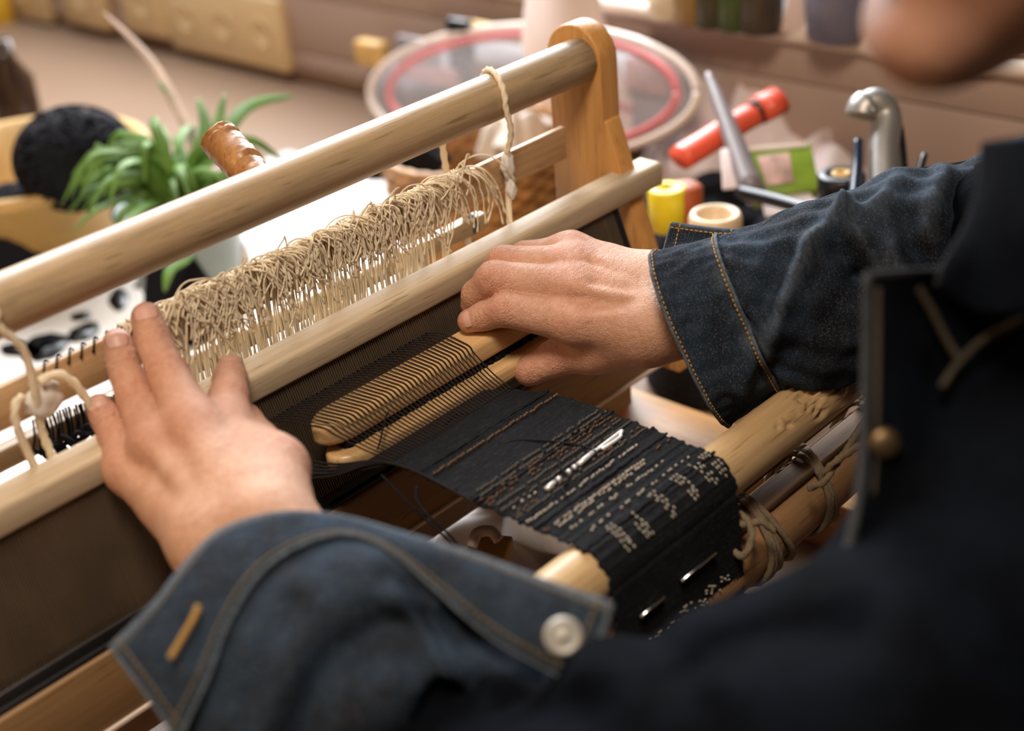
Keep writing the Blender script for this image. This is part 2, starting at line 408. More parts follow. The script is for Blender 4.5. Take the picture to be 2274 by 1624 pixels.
# window ledge: dark top board, pale lip for its lit edge, and the long fascia with three faint grooves
v, f = bevel_box(U(XW, -0.6, -0.672), U(XW+0.55, 5.6, -0.650), 0.004); o = mk('trim_1', v, f, plain('dark_stained_sill', (0.075, 0.045, 0.03), 0.6)); o['kind'] = 'structure'
o = mk('trim_4', *tube([U(XW+0.004, y, -0.6585) for y in np.linspace(-0.6, 5.6, 8)], 0.0105, 16), M['ledge']); o['kind'] = 'structure'  # added lip, its pale colour stands for the highlight on the ledge edge
mb = MB()
for z0, z1 in ((-0.735, -0.6725), (-0.862, -0.737), (-0.905, -0.864)):
    mb.add(*bevel_box(U(XW+0.006, -0.6, z0), U(XW+0.06, 5.6, z1), 0.002))
o = mb.mk('trim_2', M['duct']); o['kind'] = 'structure'
v, f = bevel_box(U(XW+0.02, -0.6, -0.93), U(XW+0.03, 5.6, -0.64), 0); o = mk('trim_3', v, f, M['wall'], smooth=False); o['kind'] = 'structure'

# ================================================================== THE DESK
M['desk'] = plain('beige_desk_laminate', (0.25, 0.16, 0.105), 0.45, scale=4, var=0.05)
M['paper'] = plain('white_glossy_sheet', (0.86, 0.82, 0.78), 0.22, scale=5, var=0.02)
desk = empty('desk', U(1.0, 1.3, DESK-0.03), 'beige desk along the window ledge carrying the loom and craft supplies', 'desk')
mk('desktop', *box_u((-0.2, 0.45, DESK-0.04), (XW+0.01, 4.6, DESK), 0.003), M['desk'], desk)
for x, y in ((0.0, 0.6), (XW-0.15, 0.6), (0.0, 4.4), (XW-0.15, 4.4)):
    b0 = U(x, y, DESK-0.04); mk('leg', *bevel_box((b0[0]-0.025, b0[1]-0.025, 0), (b0[0]+0.025, b0[1]+0.025, b0[2]), 0.003), M['duct'], desk)

# ================================================================== THE LOOM
loom = empty('table_loom', U(0.8, 0.85, DESK), 'wooden table loom with round beams and a swinging beater between the two hands', 'loom')
XL, XR = 0.16, 1.165
def rod(x0, x1, y, z, r, n=48, rings=40, wob=0.0):
    xs = np.linspace(x0, x1, rings); e = 0.12
    path = [U(x, y, z) for x in xs]; rr = [r*S]*rings
    path = [path[0]-np.array([0.0008, 0, 0])]+path+[path[-1]+np.array([0.0008, 0, 0])]; rr = [r*S*0.93]+rr+[r*S*0.93]
    return tube(path, rr, n)
# top roller
mk('top_roller', *rod(XL-0.1, 1.135, 0.975, -0.4557, 0.0237), M['rod'], loom)
# posts that carry the roller, rounded heads
def post(x0, x1):
    yc = 0.985; hw = 0.037; zt = -0.4557; pts = []
    for k in range(15):
        a = PI*k/14; pts.append((yc-hw*math.cos(a), zt+hw*math.sin(a)))
    pts = [(yc-hw, -0.86)]+pts+[(yc+hw, -0.86)]
    return xprism(pts, x0, x1, 0.0015)
mk('post', *post(1.135, 1.165), M['pine'], loom)
mk('post', *post(XL-0.03, XL), M['pine'], loom)
for x0, x1 in ((1.10, 1.175), (XL-0.03, XL+0.03)):
    mk('base_rail', *box_u((x0, 0.50, DESK), (x1, 1.34, -0.868), 0.002), M['pine_y'], loom)
    mk('foot_block', *box_u((x0+0.005, 0.955, -0.868), (x0+0.045, 1.03, -0.80), 0.002), M['pine'], loom)
    mk('side_arm', *box_u((x0+0.03, 0.56, -0.868), (x0+0.065, 0.625, -0.70), 0.002), M['pine'], loom)
    mk('back_post', *box_u((x0+0.01, 1.24, -0.868), (x0+0.045, 1.30, -0.815), 0.002), M['pine'], loom)
mk('warp_beam', *rod(XL, 1.15, 1.27, -0.845, 0.0237), M['rod'], loom)
# breast beam with gnawed dents near its right end
def breast():
    x0, x1, y, z, r = XL, 1.20, 0.593, -0.6745, 0.0245
    nx, n = 620, 96; V = []
    xs = np.linspace(x0, x1, nx); th = 2*PI*np.arange(n)/n
    X_, T_ = np.meshgrid(xs, th, indexing='ij'); D = np.zeros_like(X_)
    # (centre px, extent) of the damage, mapped to the beam surface
    for (px, py, w_, ha, dep, cnt) in ((1800, 880, 0.014, 0.95, 0.0042, 190), (1872, 822, 0.026, 1.1, 0.0042, 330), (1745, 935, 0.012, 0.20, 0.0022, 9)):
        d = ray(px, py); # intersect with cylinder
        A = d[1]**2+d[2]**2; Bq = -2*(d[1]*y+d[2]*z); Cq = y*y+z*z-r*r; disc = max(0, Bq*Bq-4*A*Cq); t = (-Bq-math.sqrt(disc))/(2*A)
        p = t*d; x_c = p[0]; a_c = math.atan2(p[2]-z, p[1]-y)
        for k in range(cnt):
            xx = x_c+rng.normal(0, w_*0.42); aa = a_c+rng.normal(0, ha*0.42)
            sx = rng.uniform(0.003, 0.0085)*(0.35 if cnt < 20 else 1); sa = rng.uniform(0.018, 0.05)*(3.0 if cnt < 20 else 1)
            da = (T_-aa+PI) % (2*PI)-PI
            D += -dep*rng.uniform(0.2, 1)*np.exp(-((X_-xx)/(sx*(2.2 if cnt<20 else 1)))**2-(da/sa)**2)*(1 if rng.random() < 0.72 else -0.7)
    D = np.clip(D, -0.0044, 0.0018); rr = r+D
    V = np.stack([X_, y+rr*np.cos(T_), z+rr*np.sin(T_)], -1).reshape(-1, 3)
    V = V*S+np.array([0, 0, H])
    Fc = [[i*n+j, (i+1)*n+j, (i+1)*n+(j+1) % n, i*n+(j+1) % n] for i in range(nx-1) for j in range(n)]+[list(range(n)), list(range((nx-1)*n, nx*n))[::-1]]
    return V, Fc
M['beamwood'] = wood('smooth_beam_wood', (0.60, 0.41, 0.215), (0.52, 0.335, 0.16), 0, 0.40)
mk('breast_beam', *breast(), M['beamwood'], loom)
mk('cloth_beam', *rod(XL, 1.16, 0.59, -0.767, 0.031), M['lowrod'], loom)
# two apron slats lying on the cloth beam
for k, (y, z, m_) in enumerate(((0.618, -0.7295, 'stick'), (0.586, -0.7325, 'stick'))):
    mk('apron_slat', *box_u((0.80, y-0.011, z-0.004), (1.12, y+0.011, z+0.004), 0.001), M[m_], loom)
# ropes lashing the slats to the cloth beam
def lash(xc, turns, spread, r=0.0031, knot=True, ph=0.0):
    mb = MB(); y, z, R0 = 0.59, -0.767, 0.031+r
    for k in range(turns):
        pts = []
        for i in range(40):
            a = 2*PI*i/39+PI/2; x = xc+spread*(k-(turns-1)/2)+0.012*math.sin(a*1.0+ph+k*0.7)*(0.6+0.3*k)
            bul = 0.017*max(0, math.sin(a))**3
            rr = R0+r*0.2*(k % 2); pts.append(U(x, y+rr*math.cos(a)+0.004*max(0, math.sin(a))**3, z+rr*math.sin(a)+bul*.6))
        mb.add(*rope(pts, r*S, n=9))
    return mb
lash(0.972, 4, 0.0085).mk('rope_lashing', M['rope'], loom)
lash(0.884, 4, 0.0095, ph=0.8).mk('rope_lashing', M['rope'], loom)
lash(1.075, 2, 0.009, ph=0.4).mk('rope_lashing', M['rope'], loom)
def pxrope(pts, r, mat, parent, name='rope', n=9, mm=8):
    return mk(name, *rope(crom([P(*p) for p in pts], mm), r, n=n), mat, parent)
D1 = 0.885
pxrope([(1795, 1085, D1), (1830, 1070, D1-.006), (1850, 1040, D1-.004), (1880, 1000, D1+.006), (1910, 950, D1+.03), (1950, 900, D1+.05)], 0.0022, M['rope'], loom, 'knotted_rope')
pxrope([(1820, 1062, D1), (1850, 1030, D1-.008), (1885, 1005, D1-.006), (1908, 990, D1)], 0.0022, M['rope'], loom, 'knotted_rope')
pxrope([(1620, 1150, .852), (1650, 1165, .846), (1690, 1160, .846), (1720, 1180, .848)], 0.0022, M['rope'], loom, 'knotted_rope')
pxrope([(1620, 1215, .850), (1650, 1235, .842), (1670, 1190, .842), (1655, 1150, .846), (1630, 1140, .85)], 0.0022, M['rope'], loom, 'knotted_rope')

# beater: rail, reed, lower rail and leaning arms
beat = mk('beater_rail', *xprism([(0.911, -0.602), (0.911, -0.5795), (0.9145, -0.576), (0.9425, -0.576), (0.9425, -0.604)], XL+0.04, 1.19, 0.0016), M['rail'], loom)
RT, RB = (0.922, -0.603), (0.883, -0.7066)      # reed line in (Y, Z)
def reedp(x, t, off=0.0): return U(x, RT[0]+(RB[0]-RT[0])*t-off, RT[1]+(RB[1]-RT[1])*t)
mb = MB(); x = XL+0.06
while x < 1.105:
    a = reedp(x, 0); b = reedp(x, 1); hx = 0.00042*S; dy = 0.0062*S; jx = rng.normal(0, 0.00012)*S
    for q in (a, b): q[0] += jx
    V = [q+np.array([sx*hx, sy*dy, 0]) for q in (a, b) for sx, sy in ((-1, -1), (1, -1), (1, 1), (-1, 1))]
    mb.add(V, [[0, 1, 5, 4], [1, 2, 6, 5], [2, 3, 7, 6], [3, 0, 4, 7]]); x += 0.00245
o = mb.mk('reed_wires', M['wire'], beat, smooth=False); o['kind'] = 'stuff'
for t0, t1, w_ in ((-0.02, 0.022, 0.0062), (0.955, 1.045, 0.0065)):
    pts = [(RT[0]+(RB[0]-RT[0])*t0-w_, RT[1]+(RB[1]-RT[1])*t0), (RT[0]+(RB[0]-RT[0])*t0+w_, RT[1]+(RB[1]-RT[1])*t0),
           (RT[0]+(RB[0]-RT[0])*t1+w_, RT[1]+(RB[1]-RT[1])*t1), (RT[0]+(RB[0]-RT[0])*t1-w_, RT[1]+(RB[1]-RT[1])*t1)]
    mk('reed_binding', *xprism(pts, XL+0.05, 1.115, 0.001), M['black'], beat)
for x0, x1, mm_ in ((1.088, 1.0915, 'wire'), (1.103, 1.116, 'black')):
    V, Fc = xprism([(RT[0]-.005, RT[1]), (RT[0]+.005, RT[1]), (RB[0]+.005, RB[1]), (RB[0]-.005, RB[1])], x0, x1, 0.0005)
    mk('reed_end', V, Fc, M[mm_], beat)
mk('piping_rod', *tube([U(x, 0.8745, -0.7135) for x in np.linspace(XL+0.05, 1.115, 30)], 0.0035*S, 10), M['black'], beat)
low = mk('lower_rail', *xprism([(0.868, -0.716), (0.892, -0.712), (0.892, -0.778), (0.868, -0.782)], XL+0.04, 1.17, 0.0015), M['board'], loom)
mk('pale_strip', *box_u((XL+0.04, 0.866, -0.786), (1.17, 0.884, -0.782), 0.0004), M['ledge'], loom)  # pale strip added as the highlight along the lower rail's bottom edge
mk('lower_shelf', *box_u((XL+0.04, 0.895, -0.835), (1.10, 0.915, -0.775), 0.0015), M['board'], loom)
def arm(x0, x1):
    return xprism([(0.945, -0.520), (0.985, -0.515), (0.905, -0.80), (0.855, -0.80)], x0, x1, 0.0015)
mk('beater_arm', *arm(1.137, 1.162), M['pine'], loom)
mk('beater_arm', *arm(XL+0.01, XL+0.035), M['pine'], loom)

# ================================================================== HARNESS
sh1 = empty('heddle_shaft', U(0.75, 0.97, -0.75), 'thin front slat tied under the top roller, its string heddles ending in a cream fringe', 'heddle shaft')
ys = 0.968
mk('slat', *box_u((0.20, ys-0.0035, -0.550), (1.093, ys+0.0035, -0.5145), 0.0008), M['slat'], sh1)
mk('lower_slat', *box_u((0.45, ys+0.004, -0.775), (1.0, ys+0.010, -0.745), 0.0008), M['slat'], sh1)
sh2 = empty('heddle_shaft', U(0.75, 1.0, -0.75), 'pale lower slat just behind the front one, blue thread wound round its right end', 'heddle shaft')
mk('slat', *box_u((0.20, 0.994, -0.602), (0.995, 1.010, -0.5835), 0.0022), M['birch'], sh2)
mk('lower_slat', *box_u((0.45, 0.998, -0.775), (1.0, 1.004, -0.745), 0.0008), M['slat'], sh2)
mb = MB()
for k in range(4):
    xx = 0.972+0.0022*k; mb.add(*tube([U(xx, 1.002+0.0095*math.cos(a), -0.5928+0.0108*math.sin(a)) for a in np.linspace(0, 2*PI, 18)], 0.0007, 6))
mb.mk('thread_winding', plain('blue_grey_thread', (0.10, 0.13, 0.17), 0.8), sh2)
# heddle strings
mb = MB(); xs = np.arange(0.545, 0.905, 0.00235)
for x in xs:
    x += rng.normal(0, 0.0012); yj = rng.normal(0, 0.0012); xb = x+rng.normal(0, 0.004)
    if x > 0.85 and rng.random() < 0.4: continue
    pts = [(x, ys+0.006, -0.55), (x, ys+0.0052, -0.5135), (x+rng.normal(0, .001), ys, -0.5118), (x, ys-0.0052, -0.514), (x+rng.normal(0, .002), ys-0.0062+yj, -0.55),
           (x+(xb-x)*.4, ys-0.003+yj, -0.60), (x+(xb-x)*.7, ys+0.001+yj, -0.65), (xb, ys+0.004+yj, -0.74)]
    mb.add(*tube(crom([U(*p) for p in pts], 3), rng.uniform(0.00075, 0.00105)*S, 5, False))
for x in np.arange(0.545, 0.90, 0.0019):
    x += rng.normal(0, 0.0015); xb = x+rng.normal(0, 0.006)
    mb.add(*tube(crom([U(*p) for p in [(x, 0.993, -0.58), (x, 0.990, -0.62), (xb, 0.996, -0.74)]], 4), 0.0009*S, 5, False))
o = mb.mk('string_heddles', M['cord'], sh1); o['kind'] = 'stuff'
# fringe of cut ends over the slat
mb = MB()
def tail(x, big=1.0):
    L = rng.uniform(0.038, 0.078)*big; dx = rng.normal(0, 0.62)+0.15; fw = rng.uniform(0.12, 0.60); up = rng.uniform(0.0, 0.65)
    p = np.array([x, ys+rng.uniform(-0.004, 0.004), -0.511]); d = np.array([dx*0.55, -fw, up]); d /= np.linalg.norm(d); pts = [p.copy()]
    steps = 9; kick = rng.normal(0, 0.22)
    for i in range(steps):
        d = d+np.array([kick*(i > 4), 0.05 if p[1] < ys-0.022 else 0, -rng.uniform(0.26, 0.40)]); d /= np.linalg.norm(d)
        p = p+d*L/steps
        if p[2] < -0.513 and p[1] > ys-0.0065: p[1] = ys-0.0065-rng.uniform(0, .002)
        if p[1] < 0.948: p[1] = 0.948+rng.uniform(0, .002)
        pts.append(p.copy())
    r = rng.uniform(0.0007, 0.0010)*S
    c = crom([U(*q) for q in pts], 3); rr = np.full(len(c), r); rr[-3:] *= (1.15, 1.5, 1.35)
    mb.add(*tube(c, rr, 5))
cl = [0.535+0.0085*i for i in range(43)]
for i, x in enumerate(cl):
    if x > 0.925: break
    k = rng.integers(8, 15) if x < 0.90 else 16
    if x < 0.585: k = 3 if x > 0.56 else 1
    for _ in range(k): tail(x+rng.normal(0, 0.0035), rng.uniform(.8, 1.25))
for x in (0.925, 0.930, 0.935):
    for _ in range(7): tail(x, 1.25)
o = mb.mk('fringe', M['cord'], sh1); o['kind'] = 'stuff'
# lumpy wraps where each bunch crosses the top of the slat
mb = MB()
for x in np.arange(0.535, 0.93, 0.0042):
    x += rng.normal(0, .001); r0 = rng.uniform(0.006, 0.0085)
    mb.add(*tube([U(x+0.002*math.sin(3*a), ys+r0*0.8*math.cos(a), -0.5165+r0*math.sin(a)) for a in np.linspace(-0.6, PI+0.6, 12)], rng.uniform(.0008, .0012)*S, 5))
o = mb.mk('string_loops', M['cord'], sh1); o['kind'] = 'stuff'
# black thread laced over the left end of the slat
mb = MB()
for k in range(7):
    xx = 0.458+0.0115*k
    mb.add(*tube(crom([U(*p) for p in [(xx, ys-0.0045, -0.5205), (xx+0.003, ys-0.003, -0.5135), (xx+0.009, ys+0.004, -0.5125), (xx+0.0115, ys-0.0045, -0.5205)]], 5), 0.0009*S, 6))
mb.mk('lacing', M['blackyarn'], sh1)
# suspension cords
CR = 0.0030
def usp(pts, r=CR, parent=None, name='suspension_cord', m_=8, mat='cord'):
    return mk(name, *rope(crom([U(*p) for p in pts], m_), r*S, n=9), M[mat], parent)
def overbar(x, dx=0.0):
    return [(x+dx*math.cos(a), 0.975+0.0268*math.cos(a), -0.4557+0.0268*math.sin(a)) for a in np.linspace(0.1, PI+0.15, 9)]
usp(overbar(1.000, 0.012)+[(0.992, 0.948, -0.485), (0.992, 0.955, -0.508), (0.993, 0.958, -0.521), (0.993, 0.960, -0.56), (0.992, 0.961, -0.60), (0.990, 0.962, -0.64)], parent=sh1)
def knot(c, r, parent, mat='cord', name='knot', n=26, sq=1.0):
    pts = []
    for i in range(60):
        t = 2*PI*i/60*3.0; a = 2*PI*i/60*2
        pts.append((c[0]+r*(1+0.45*math.cos(t))*math.cos(a)*0.7, c[1]+r*(1+0.45*math.cos(t))*math.sin(a)*0.6, c[2]+r*sq*math.sin(t)*1.0+r*0.3*math.sin(a)))
    return usp(pts+pts[:1], r*0.42, parent, name, 3, mat)
M['waxcord'] = plain('white_taped_knot', (0.80, 0.76, 0.70), 0.35, scale=400, var=0.1, bmp=0.3)
def blob(c, rx, ry, rz, parent, mat, name='taped_knot', seed=1):
    n, k = 20, 14; V = []; r_ = np.random.default_rng(seed)
    ph = r_.uniform(0, 6, 6)
    for i in range(k):
        b = -PI/2+PI*i/(k-1)
        for j in range(n):
            a = 2*PI*j/n; q = 1+0.16*math.sin(3*a+4*b+ph[0])+0.12*math.sin(5*a-3*b+ph[1])
            V.append(U(c[0]+rx*q*math.cos(b)*math.cos(a), c[1]+ry*q*math.cos(b)*math.sin(a), c[2]+rz*math.sin(b)*(1+0.08*math.sin(4*a))))
    return mk(name, V, [[i*n+j, i*n+(j+1) % n, (i+1)*n+(j+1) % n, (i+1)*n+j] for i in range(k-1) for j in range(n)], M[mat], parent)
blob((0.993, 0.957, -0.523), 0.0075, 0.006, 0.015, sh1, 'waxcord', seed=3)
blob((0.994, 0.956, -0.548), 0.0055, 0.005, 0.012, sh1, 'waxcord', seed=5)
# second cord, behind the slat
usp([(0.945, 1.000, -0.452), (0.948, 1.002, -0.50), (0.950, 1.002, -0.535)], 0.0033, sh2)
usp([(0.950, 1.000, -0.533), (0.962, 1.0, -0.556), (0.966, 0.999, -0.58), (0.967, 0.998, -0.61), (0.967, 0.998, -0.65)], 0.0033, sh2)
blob((0.943, 0.998, -0.531), 0.014, 0.005, 0.0055, sh2, 'waxcord', seed=8)
blob((0.958, 0.998, -0.536), 0.009, 0.005, 0.010, sh2, 'waxcord', seed=11)
# left cord with its big knot
usp(overbar(0.437, 0.01)+[(0.440, 0.947, -0.485), (0.441, 0.950, -0.525), (0.441, 0.956, -0.56), (0.445, 0.958, -0.59)], 0.0034, sh1)
blob((0.448, 0.953, -0.534), 0.0155, 0.006, 0.015, sh1, 'waxcord', seed=21)
usp([(0.446, 0.948, -0.515), (0.460, 0.944, -0.514), (0.472, 0.942, -0.530), (0.480, 0.940, -0.560), (0.481, 0.938, -0.600)], 0.0036, sh1)
usp([(0.430, 0.948, -0.520), (0.421, 0.946, -0.525), (0.418, 0.945, -0.545), (0.424, 0.945, -0.59)], 0.0034, sh1)
# black yarn ends hanging behind the left hand
comb = empty('warp_bundle', U(0.48, 1.0, -0.63), 'bundle of short black warp ends hanging over a slat left of the left hand', 'yarn')
mb = MB()
for k in range(34):
    px = 72+k*6+rng.normal(0, 1.5); top = 935-0.30*(px-70)+rng.normal(0, 3); bot = 1010-0.40*(px-70)+rng.normal(0, 5)
    a = ony(px, top-5, 0.996); b = ony(px+8+rng.normal(0, 4), bot, 0.985+rng.normal(0, .003)); c_ = (a+b)/2+np.array([0, -0.003, 0])
    mb.add(*tube(crom([Uv(a), Uv(c_), Uv(b)], 4), 0.0007, 5))
for k in range(26):
    t = k/25; a = ony(80+t*170+rng.normal(0, 4), 1004-t*80+rng.normal(0, 7), 0.982); b = ony(110+t*150, 1015-t*82+rng.normal(0, 8), 0.980+rng.normal(0, .004))
    mb.add(*tube(crom([Uv(a), Uv((a+b)/2+rng.normal(0, .002, 3)), Uv(b)], 4), 0.0016, 6))
mb.mk('yarn_ends', M['blackyarn'], comb)['kind'] = 'stuff'
mk('slat', *box_u((0.20, 0.984, -0.640), (0.475, 1.004, -0.626), 0.001), M['birch'], comb)
mk('rough_slat', *box_u((0.20, 0.955, -0.642), (0.462, 0.972, -0.632), 0.0006), M['stick'], comb)
# ================================================================== CLOTH AND WARP
cloth = empty('woven_cloth', U(0.74, 0.6, -0.83), 'narrow black handwoven cloth with dotted stripes wrapping over the breast beam', 'cloth')
CLX0, CLX1 = 0.657, 0.828
FELL = (0.790, -0.640)
BY, BZ, BR = 0.593, -0.6745, 0.0265
def cloth_path():
    pts = []
    for t in np.linspace(0, 1, 50)[:-1]: pts.append((FELL[0]+(BY+0.003-FELL[0])*t, FELL[1]+(BZ+BR-FELL[1])*t-0.0015*math.sin(PI*t)))
    for a in np.linspace(PI/2-0.1, PI+0.12, 30): pts.append((BY+BR*math.cos(a), BZ+BR*math.sin(a)))
    for t in np.linspace(0, 1, 30)[1:]: pts.append((BY-BR-0.001+(-0.006)*t, BZ-0.003+(-0.098)*t))
    for a in np.linspace(PI, PI*1.9, 20)[1:]: pts.append((0.59+0.034*math.cos(a), -0.773+0.034*math.sin(a)))
    return np.array(pts)
CP = cloth_path(); CS = np.concatenate([[0], np.cumsum(np.linalg.norm(np.diff(CP, axis=0), axis=1))])
def cpt(s): return np.array([np.interp(s, CS, CP[:, 0]), np.interp(s, CS, CP[:, 1])])
def cnorm(s):
    a = cpt(max(0, s-0.002)); b = cpt(s+0.002); t = (b-a)/np.linalg.norm(b-a); return np.array([-t[1], t[0]]) if True else None
def cx(s, u):                       # edges draw in a little, left edge widens at the fell
    e = math.exp(-s/0.03); x0 = CLX0-0.004*e+0.0012*math.sin(s*310)+0.0008*math.sin(s*777); x1 = CLX1-0.026*e+0.0012*math.sin(s*270+1)+0.0008*math.sin(s*640)
    x0 += 0.004*min(1, s/0.2); return x0+(x1-x0)*u
ridge = [0.087, 0.092, 0.112, 0.139, 0.150, 0.158, 0.170, 0.178, 0.186, 0.196, 0.205, 0.214, 0.223]
ridge += [0.024, 0.030]
def cnorm2(s):
    n = cnorm(s); c = cpt(s)
    # outward = away from the beam side
    ref = np.array([0.60, -0.72]); 
    return n if np.dot(n, c-ref) > 0 else -n
ss = np.arange(0, CS[-1], 0.00105); NU = 120; V = []; UVs = []
for s in ss:
    c = cpt(s); n = cnorm2(s); hgt = sum(0.0012*math.exp(-((s-q)/0.0011)**2) for q in ridge)+0.00022*math.sin(s*2*PI/0.0032)
    for j in range(NU+1):
        u = j/NU; x = cx(s, u); hh = hgt+0.0002*math.sin(j*2.1+s*900)+0.0006*math.sin(x*60+s*25)
        V.append(U(x, c[0]+n[0]*hh, c[1]+n[1]*hh)); UVs.append((x, s))
nr = len(ss)
o = mk('cloth', V, [[i*(NU+1)+j, (i+1)*(NU+1)+j, (i+1)*(NU+1)+j+1, i*(NU+1)+j+1] for i in range(nr-1) for j in range(NU)], M['cloth'], cloth, uvs=UVs)
flatmod(o, 0.0012, -1)
def s_of_px(px, py):               # arc position of a picture point on the flat part
    p = onz(px, py, -0.648); return p[0], FELL[0]-p[1]
def dashes(name, mat, items):      # items: (x, s, length along x, radius, along warp?)
    mb = MB()
    for x, s, L, r, aw in items:
        pts = []; rr = []
        for t in np.linspace(-1, 1, 6):
            si = s+(L/2*t if aw else 0); xi = x+(0 if aw else L/2*t); c = cpt(si); n = cnorm2(si); h_ = 0.0010+0.0007*(1-t*t)
            pts.append(U(xi, c[0]+n[0]*h_, c[1]+n[1]*h_)); rr.append(r*S*(0.45+0.55*math.sqrt(max(0, 1-t*t))))
        mb.add(*tube(pts, rr, 6))
    o = mb.mk(name, mat, cloth); o['kind'] = 'stuff'; return o
it = []
for s0 in (0.038,):
    for k in range(40): it.append((CLX0+0.006+k*0.0040+rng.normal(0, .0004), s0+rng.normal(0, .0005), 0.0036, 0.0012, False))
for s0, p_ in ((0.098, .8), (0.103, .5), (0.093, .35), (0.128, .5), (0.160, .4)):
    for k in range(44):
        if rng.random() < p_: it.append((CLX0+0.004+k*0.0037+rng.normal(0, .0006), s0+rng.normal(0, .0007), 0.0038, 0.0009, False))
dashes('brown_weft', M['brownweft'], it)
it = []
for s0, p_, a, b in ((0.143, .95, 0.0, 0.82), (0.1615, .92, 0.05, .72), (0.1655, .92, 0.05, 0.70), (0.175, .55, 0.05, .8), (0.188, .42, .1, .9), (0.121, .6, 0.02, .22)):
    for k in range(46):
        u = k/46
        if u < a or u > b or rng.random() > p_: continue
        it.append((CLX0+0.004+k*0.0037+rng.normal(0, .0004), s0+rng.normal(0, .0005), 0.0026, rng.uniform(0.0009, .00135), False))
for x0 in (0.690, 0.712, 0.745, 0.775, 0.800, 0.815):
    for q in range(3):
        for k in range(7):
            if rng.random() < 0.7: it.append((x0+q*0.0036+rng.normal(0, .0005), 0.196+k*0.0042+rng.normal(0, .0006), 0.0030, 0.0008, True))
for k in range(60):
    it.append((CLX0+0.03+rng.uniform(0, 0.12), 0.305+rng.uniform(0, .014), 0.002, 0.0008, False))
dashes('silver_weft', M['lightweft'], it)
it = [(CLX0+0.004+k*0.0037, s0+rng.normal(0, .0004), 0.0036, 0.0012, False) for s0 in (0.083, 0.0895, 0.108, 0.116, 0.133) for k in range(45) if rng.random() < .9]
dashes('charcoal_weft', M['greyweft'], it)
# thick black weft cords across the cloth
for s0 in (0.0275, 0.088, 0.094, 0.137, 0.152, 0.2):
    pts = []
    for k in range(60):
        u = -0.012+k/59*1.024; x = cx(s0, u); s = s0+0.0005*math.sin(k*1.1+s0*99); c = cpt(s); n = cnorm2(s); h_ = 0.0008+0.0004*math.sin(k*2.3)
        pts.append(U(x, c[0]+n[0]*h_, c[1]+n[1]*h_))
    mk('thick_weft', *rope(pts, 0.0013*S, n=7), M['blackyarn'], cloth)
# left selvage cord running to the reed, loose thread loops on the cloth
SHY0, SHY1, SHZ = 0.843, 0.880, -0.616
KY, KZ = 0.9105, -0.6215           # where the upper layer leaves the reed
WX0, WX1 = 0.613, 0.812
def upper_thread(t):
    xr = WX0+(WX1-WX0)*t; xf = cx(0, 0.01+0.98*t)
    xm = xr*0.55+xf*0.45; j = rng.normal(0, 0.0003)
    pts = [(xr, 1.0, -0.640), (xr, KY+0.012, KZ+0.002), (xr+j, KY, KZ-0.0005), (xr+(xm-xr)*.35, SHY1+0.003, SHZ+0.0018), (xr+(xm-xr)*.8, SHY0+0.012, SHZ+0.0016), (xm, SHY0+0.002, SHZ+0.0005), (xm+(xf-xm)*.15, SHY0-0.004, SHZ-0.0045),
           (xm+(xf-xm)*.6, 0.815, -0.6325), (xf, FELL[0]+0.002, FELL[1]+0.001)]
    return tube(crom([U(*p) for p in pts], 4), 0.00072*S, 6, False)
NT = 37
for k in range(NT):
    mk('warp_thread', *upper_thread(k/(NT-1)), M['warp'], cloth)
mb = MB()
for k in range(96):
    t = k/95; xr = WX0+(WX1-WX0)*t; xf = cx(0, 0.01+0.98*t)
    mb.add(*tube([U(xr, 1.262, -0.8215), U(xr, 0.99, -0.69), U(xr, 0.893, -0.680), U(xf, FELL[0]+0.001, FELL[1]-0.0015)], 0.0009*S, 5, False))
    mb.add(*tube([U(xr, 1.262, -0.8215), U(xr, 1.0, -0.640)], 0.0009*S, 5, False)) if k % 2 else None
o = mb.mk('lower_warp', M['warp'], cloth); o['kind'] = 'stuff'
def loop(pts, r, name='loose_thread', mat='blackyarn', par=cloth):
    return mk(name, *tube(crom([P(*p) for p in pts], 8), r, 6), M[mat], par)
dC = lambda px, py: float(np.dot(R[2], onz(px, py, -0.644)))*S-0.0012
def loopc(pl, r=0.0007, **k): return loop([(x, y, dC(x, y)) for x, y in pl], r, **k)
loopc([(985, 945), (1010, 922), (1045, 918), (1070, 935), (1085, 965), (1110, 985)])
loopc([(1105, 990), (1150, 978), (1220, 980), (1290, 990), (1322, 1003)])
loopc([(1235, 1010), (1245, 1040), (1262, 1060), (1250, 1085), (1260, 1105)])
loop([(847, 1055, .845), (890, 1100, .835), (930, 1140, .83), (985, 1190, .825), (1010, 1215, .82)], 0.0008)
loop([(925, 1080, .82), (925, 1110, .815), (950, 1145, .81), (990, 1180, .81), (1020, 1215, .81)], 0.0008)
loop([(862, 912, .882), (852, 945, .872), (843, 985, .862), (838, 998, .860)], 0.0006)
mb = MB()
for k in range(5):
    mb.add(*tube(crom([U(WX0-0.004+0.0012*k, 0.893, -0.672+0.006*k), U(0.628+0.001*k, 0.845, -0.6605+0.0025*k), U(cx(0, 0)-0.001, FELL[0], FELL[1]), U(cx(.1, 0)-0.0005, FELL[0]-0.10, -0.648)], 10), 0.0011*S, 6))
mb.mk('selvage_cord', M['warp'], cloth)

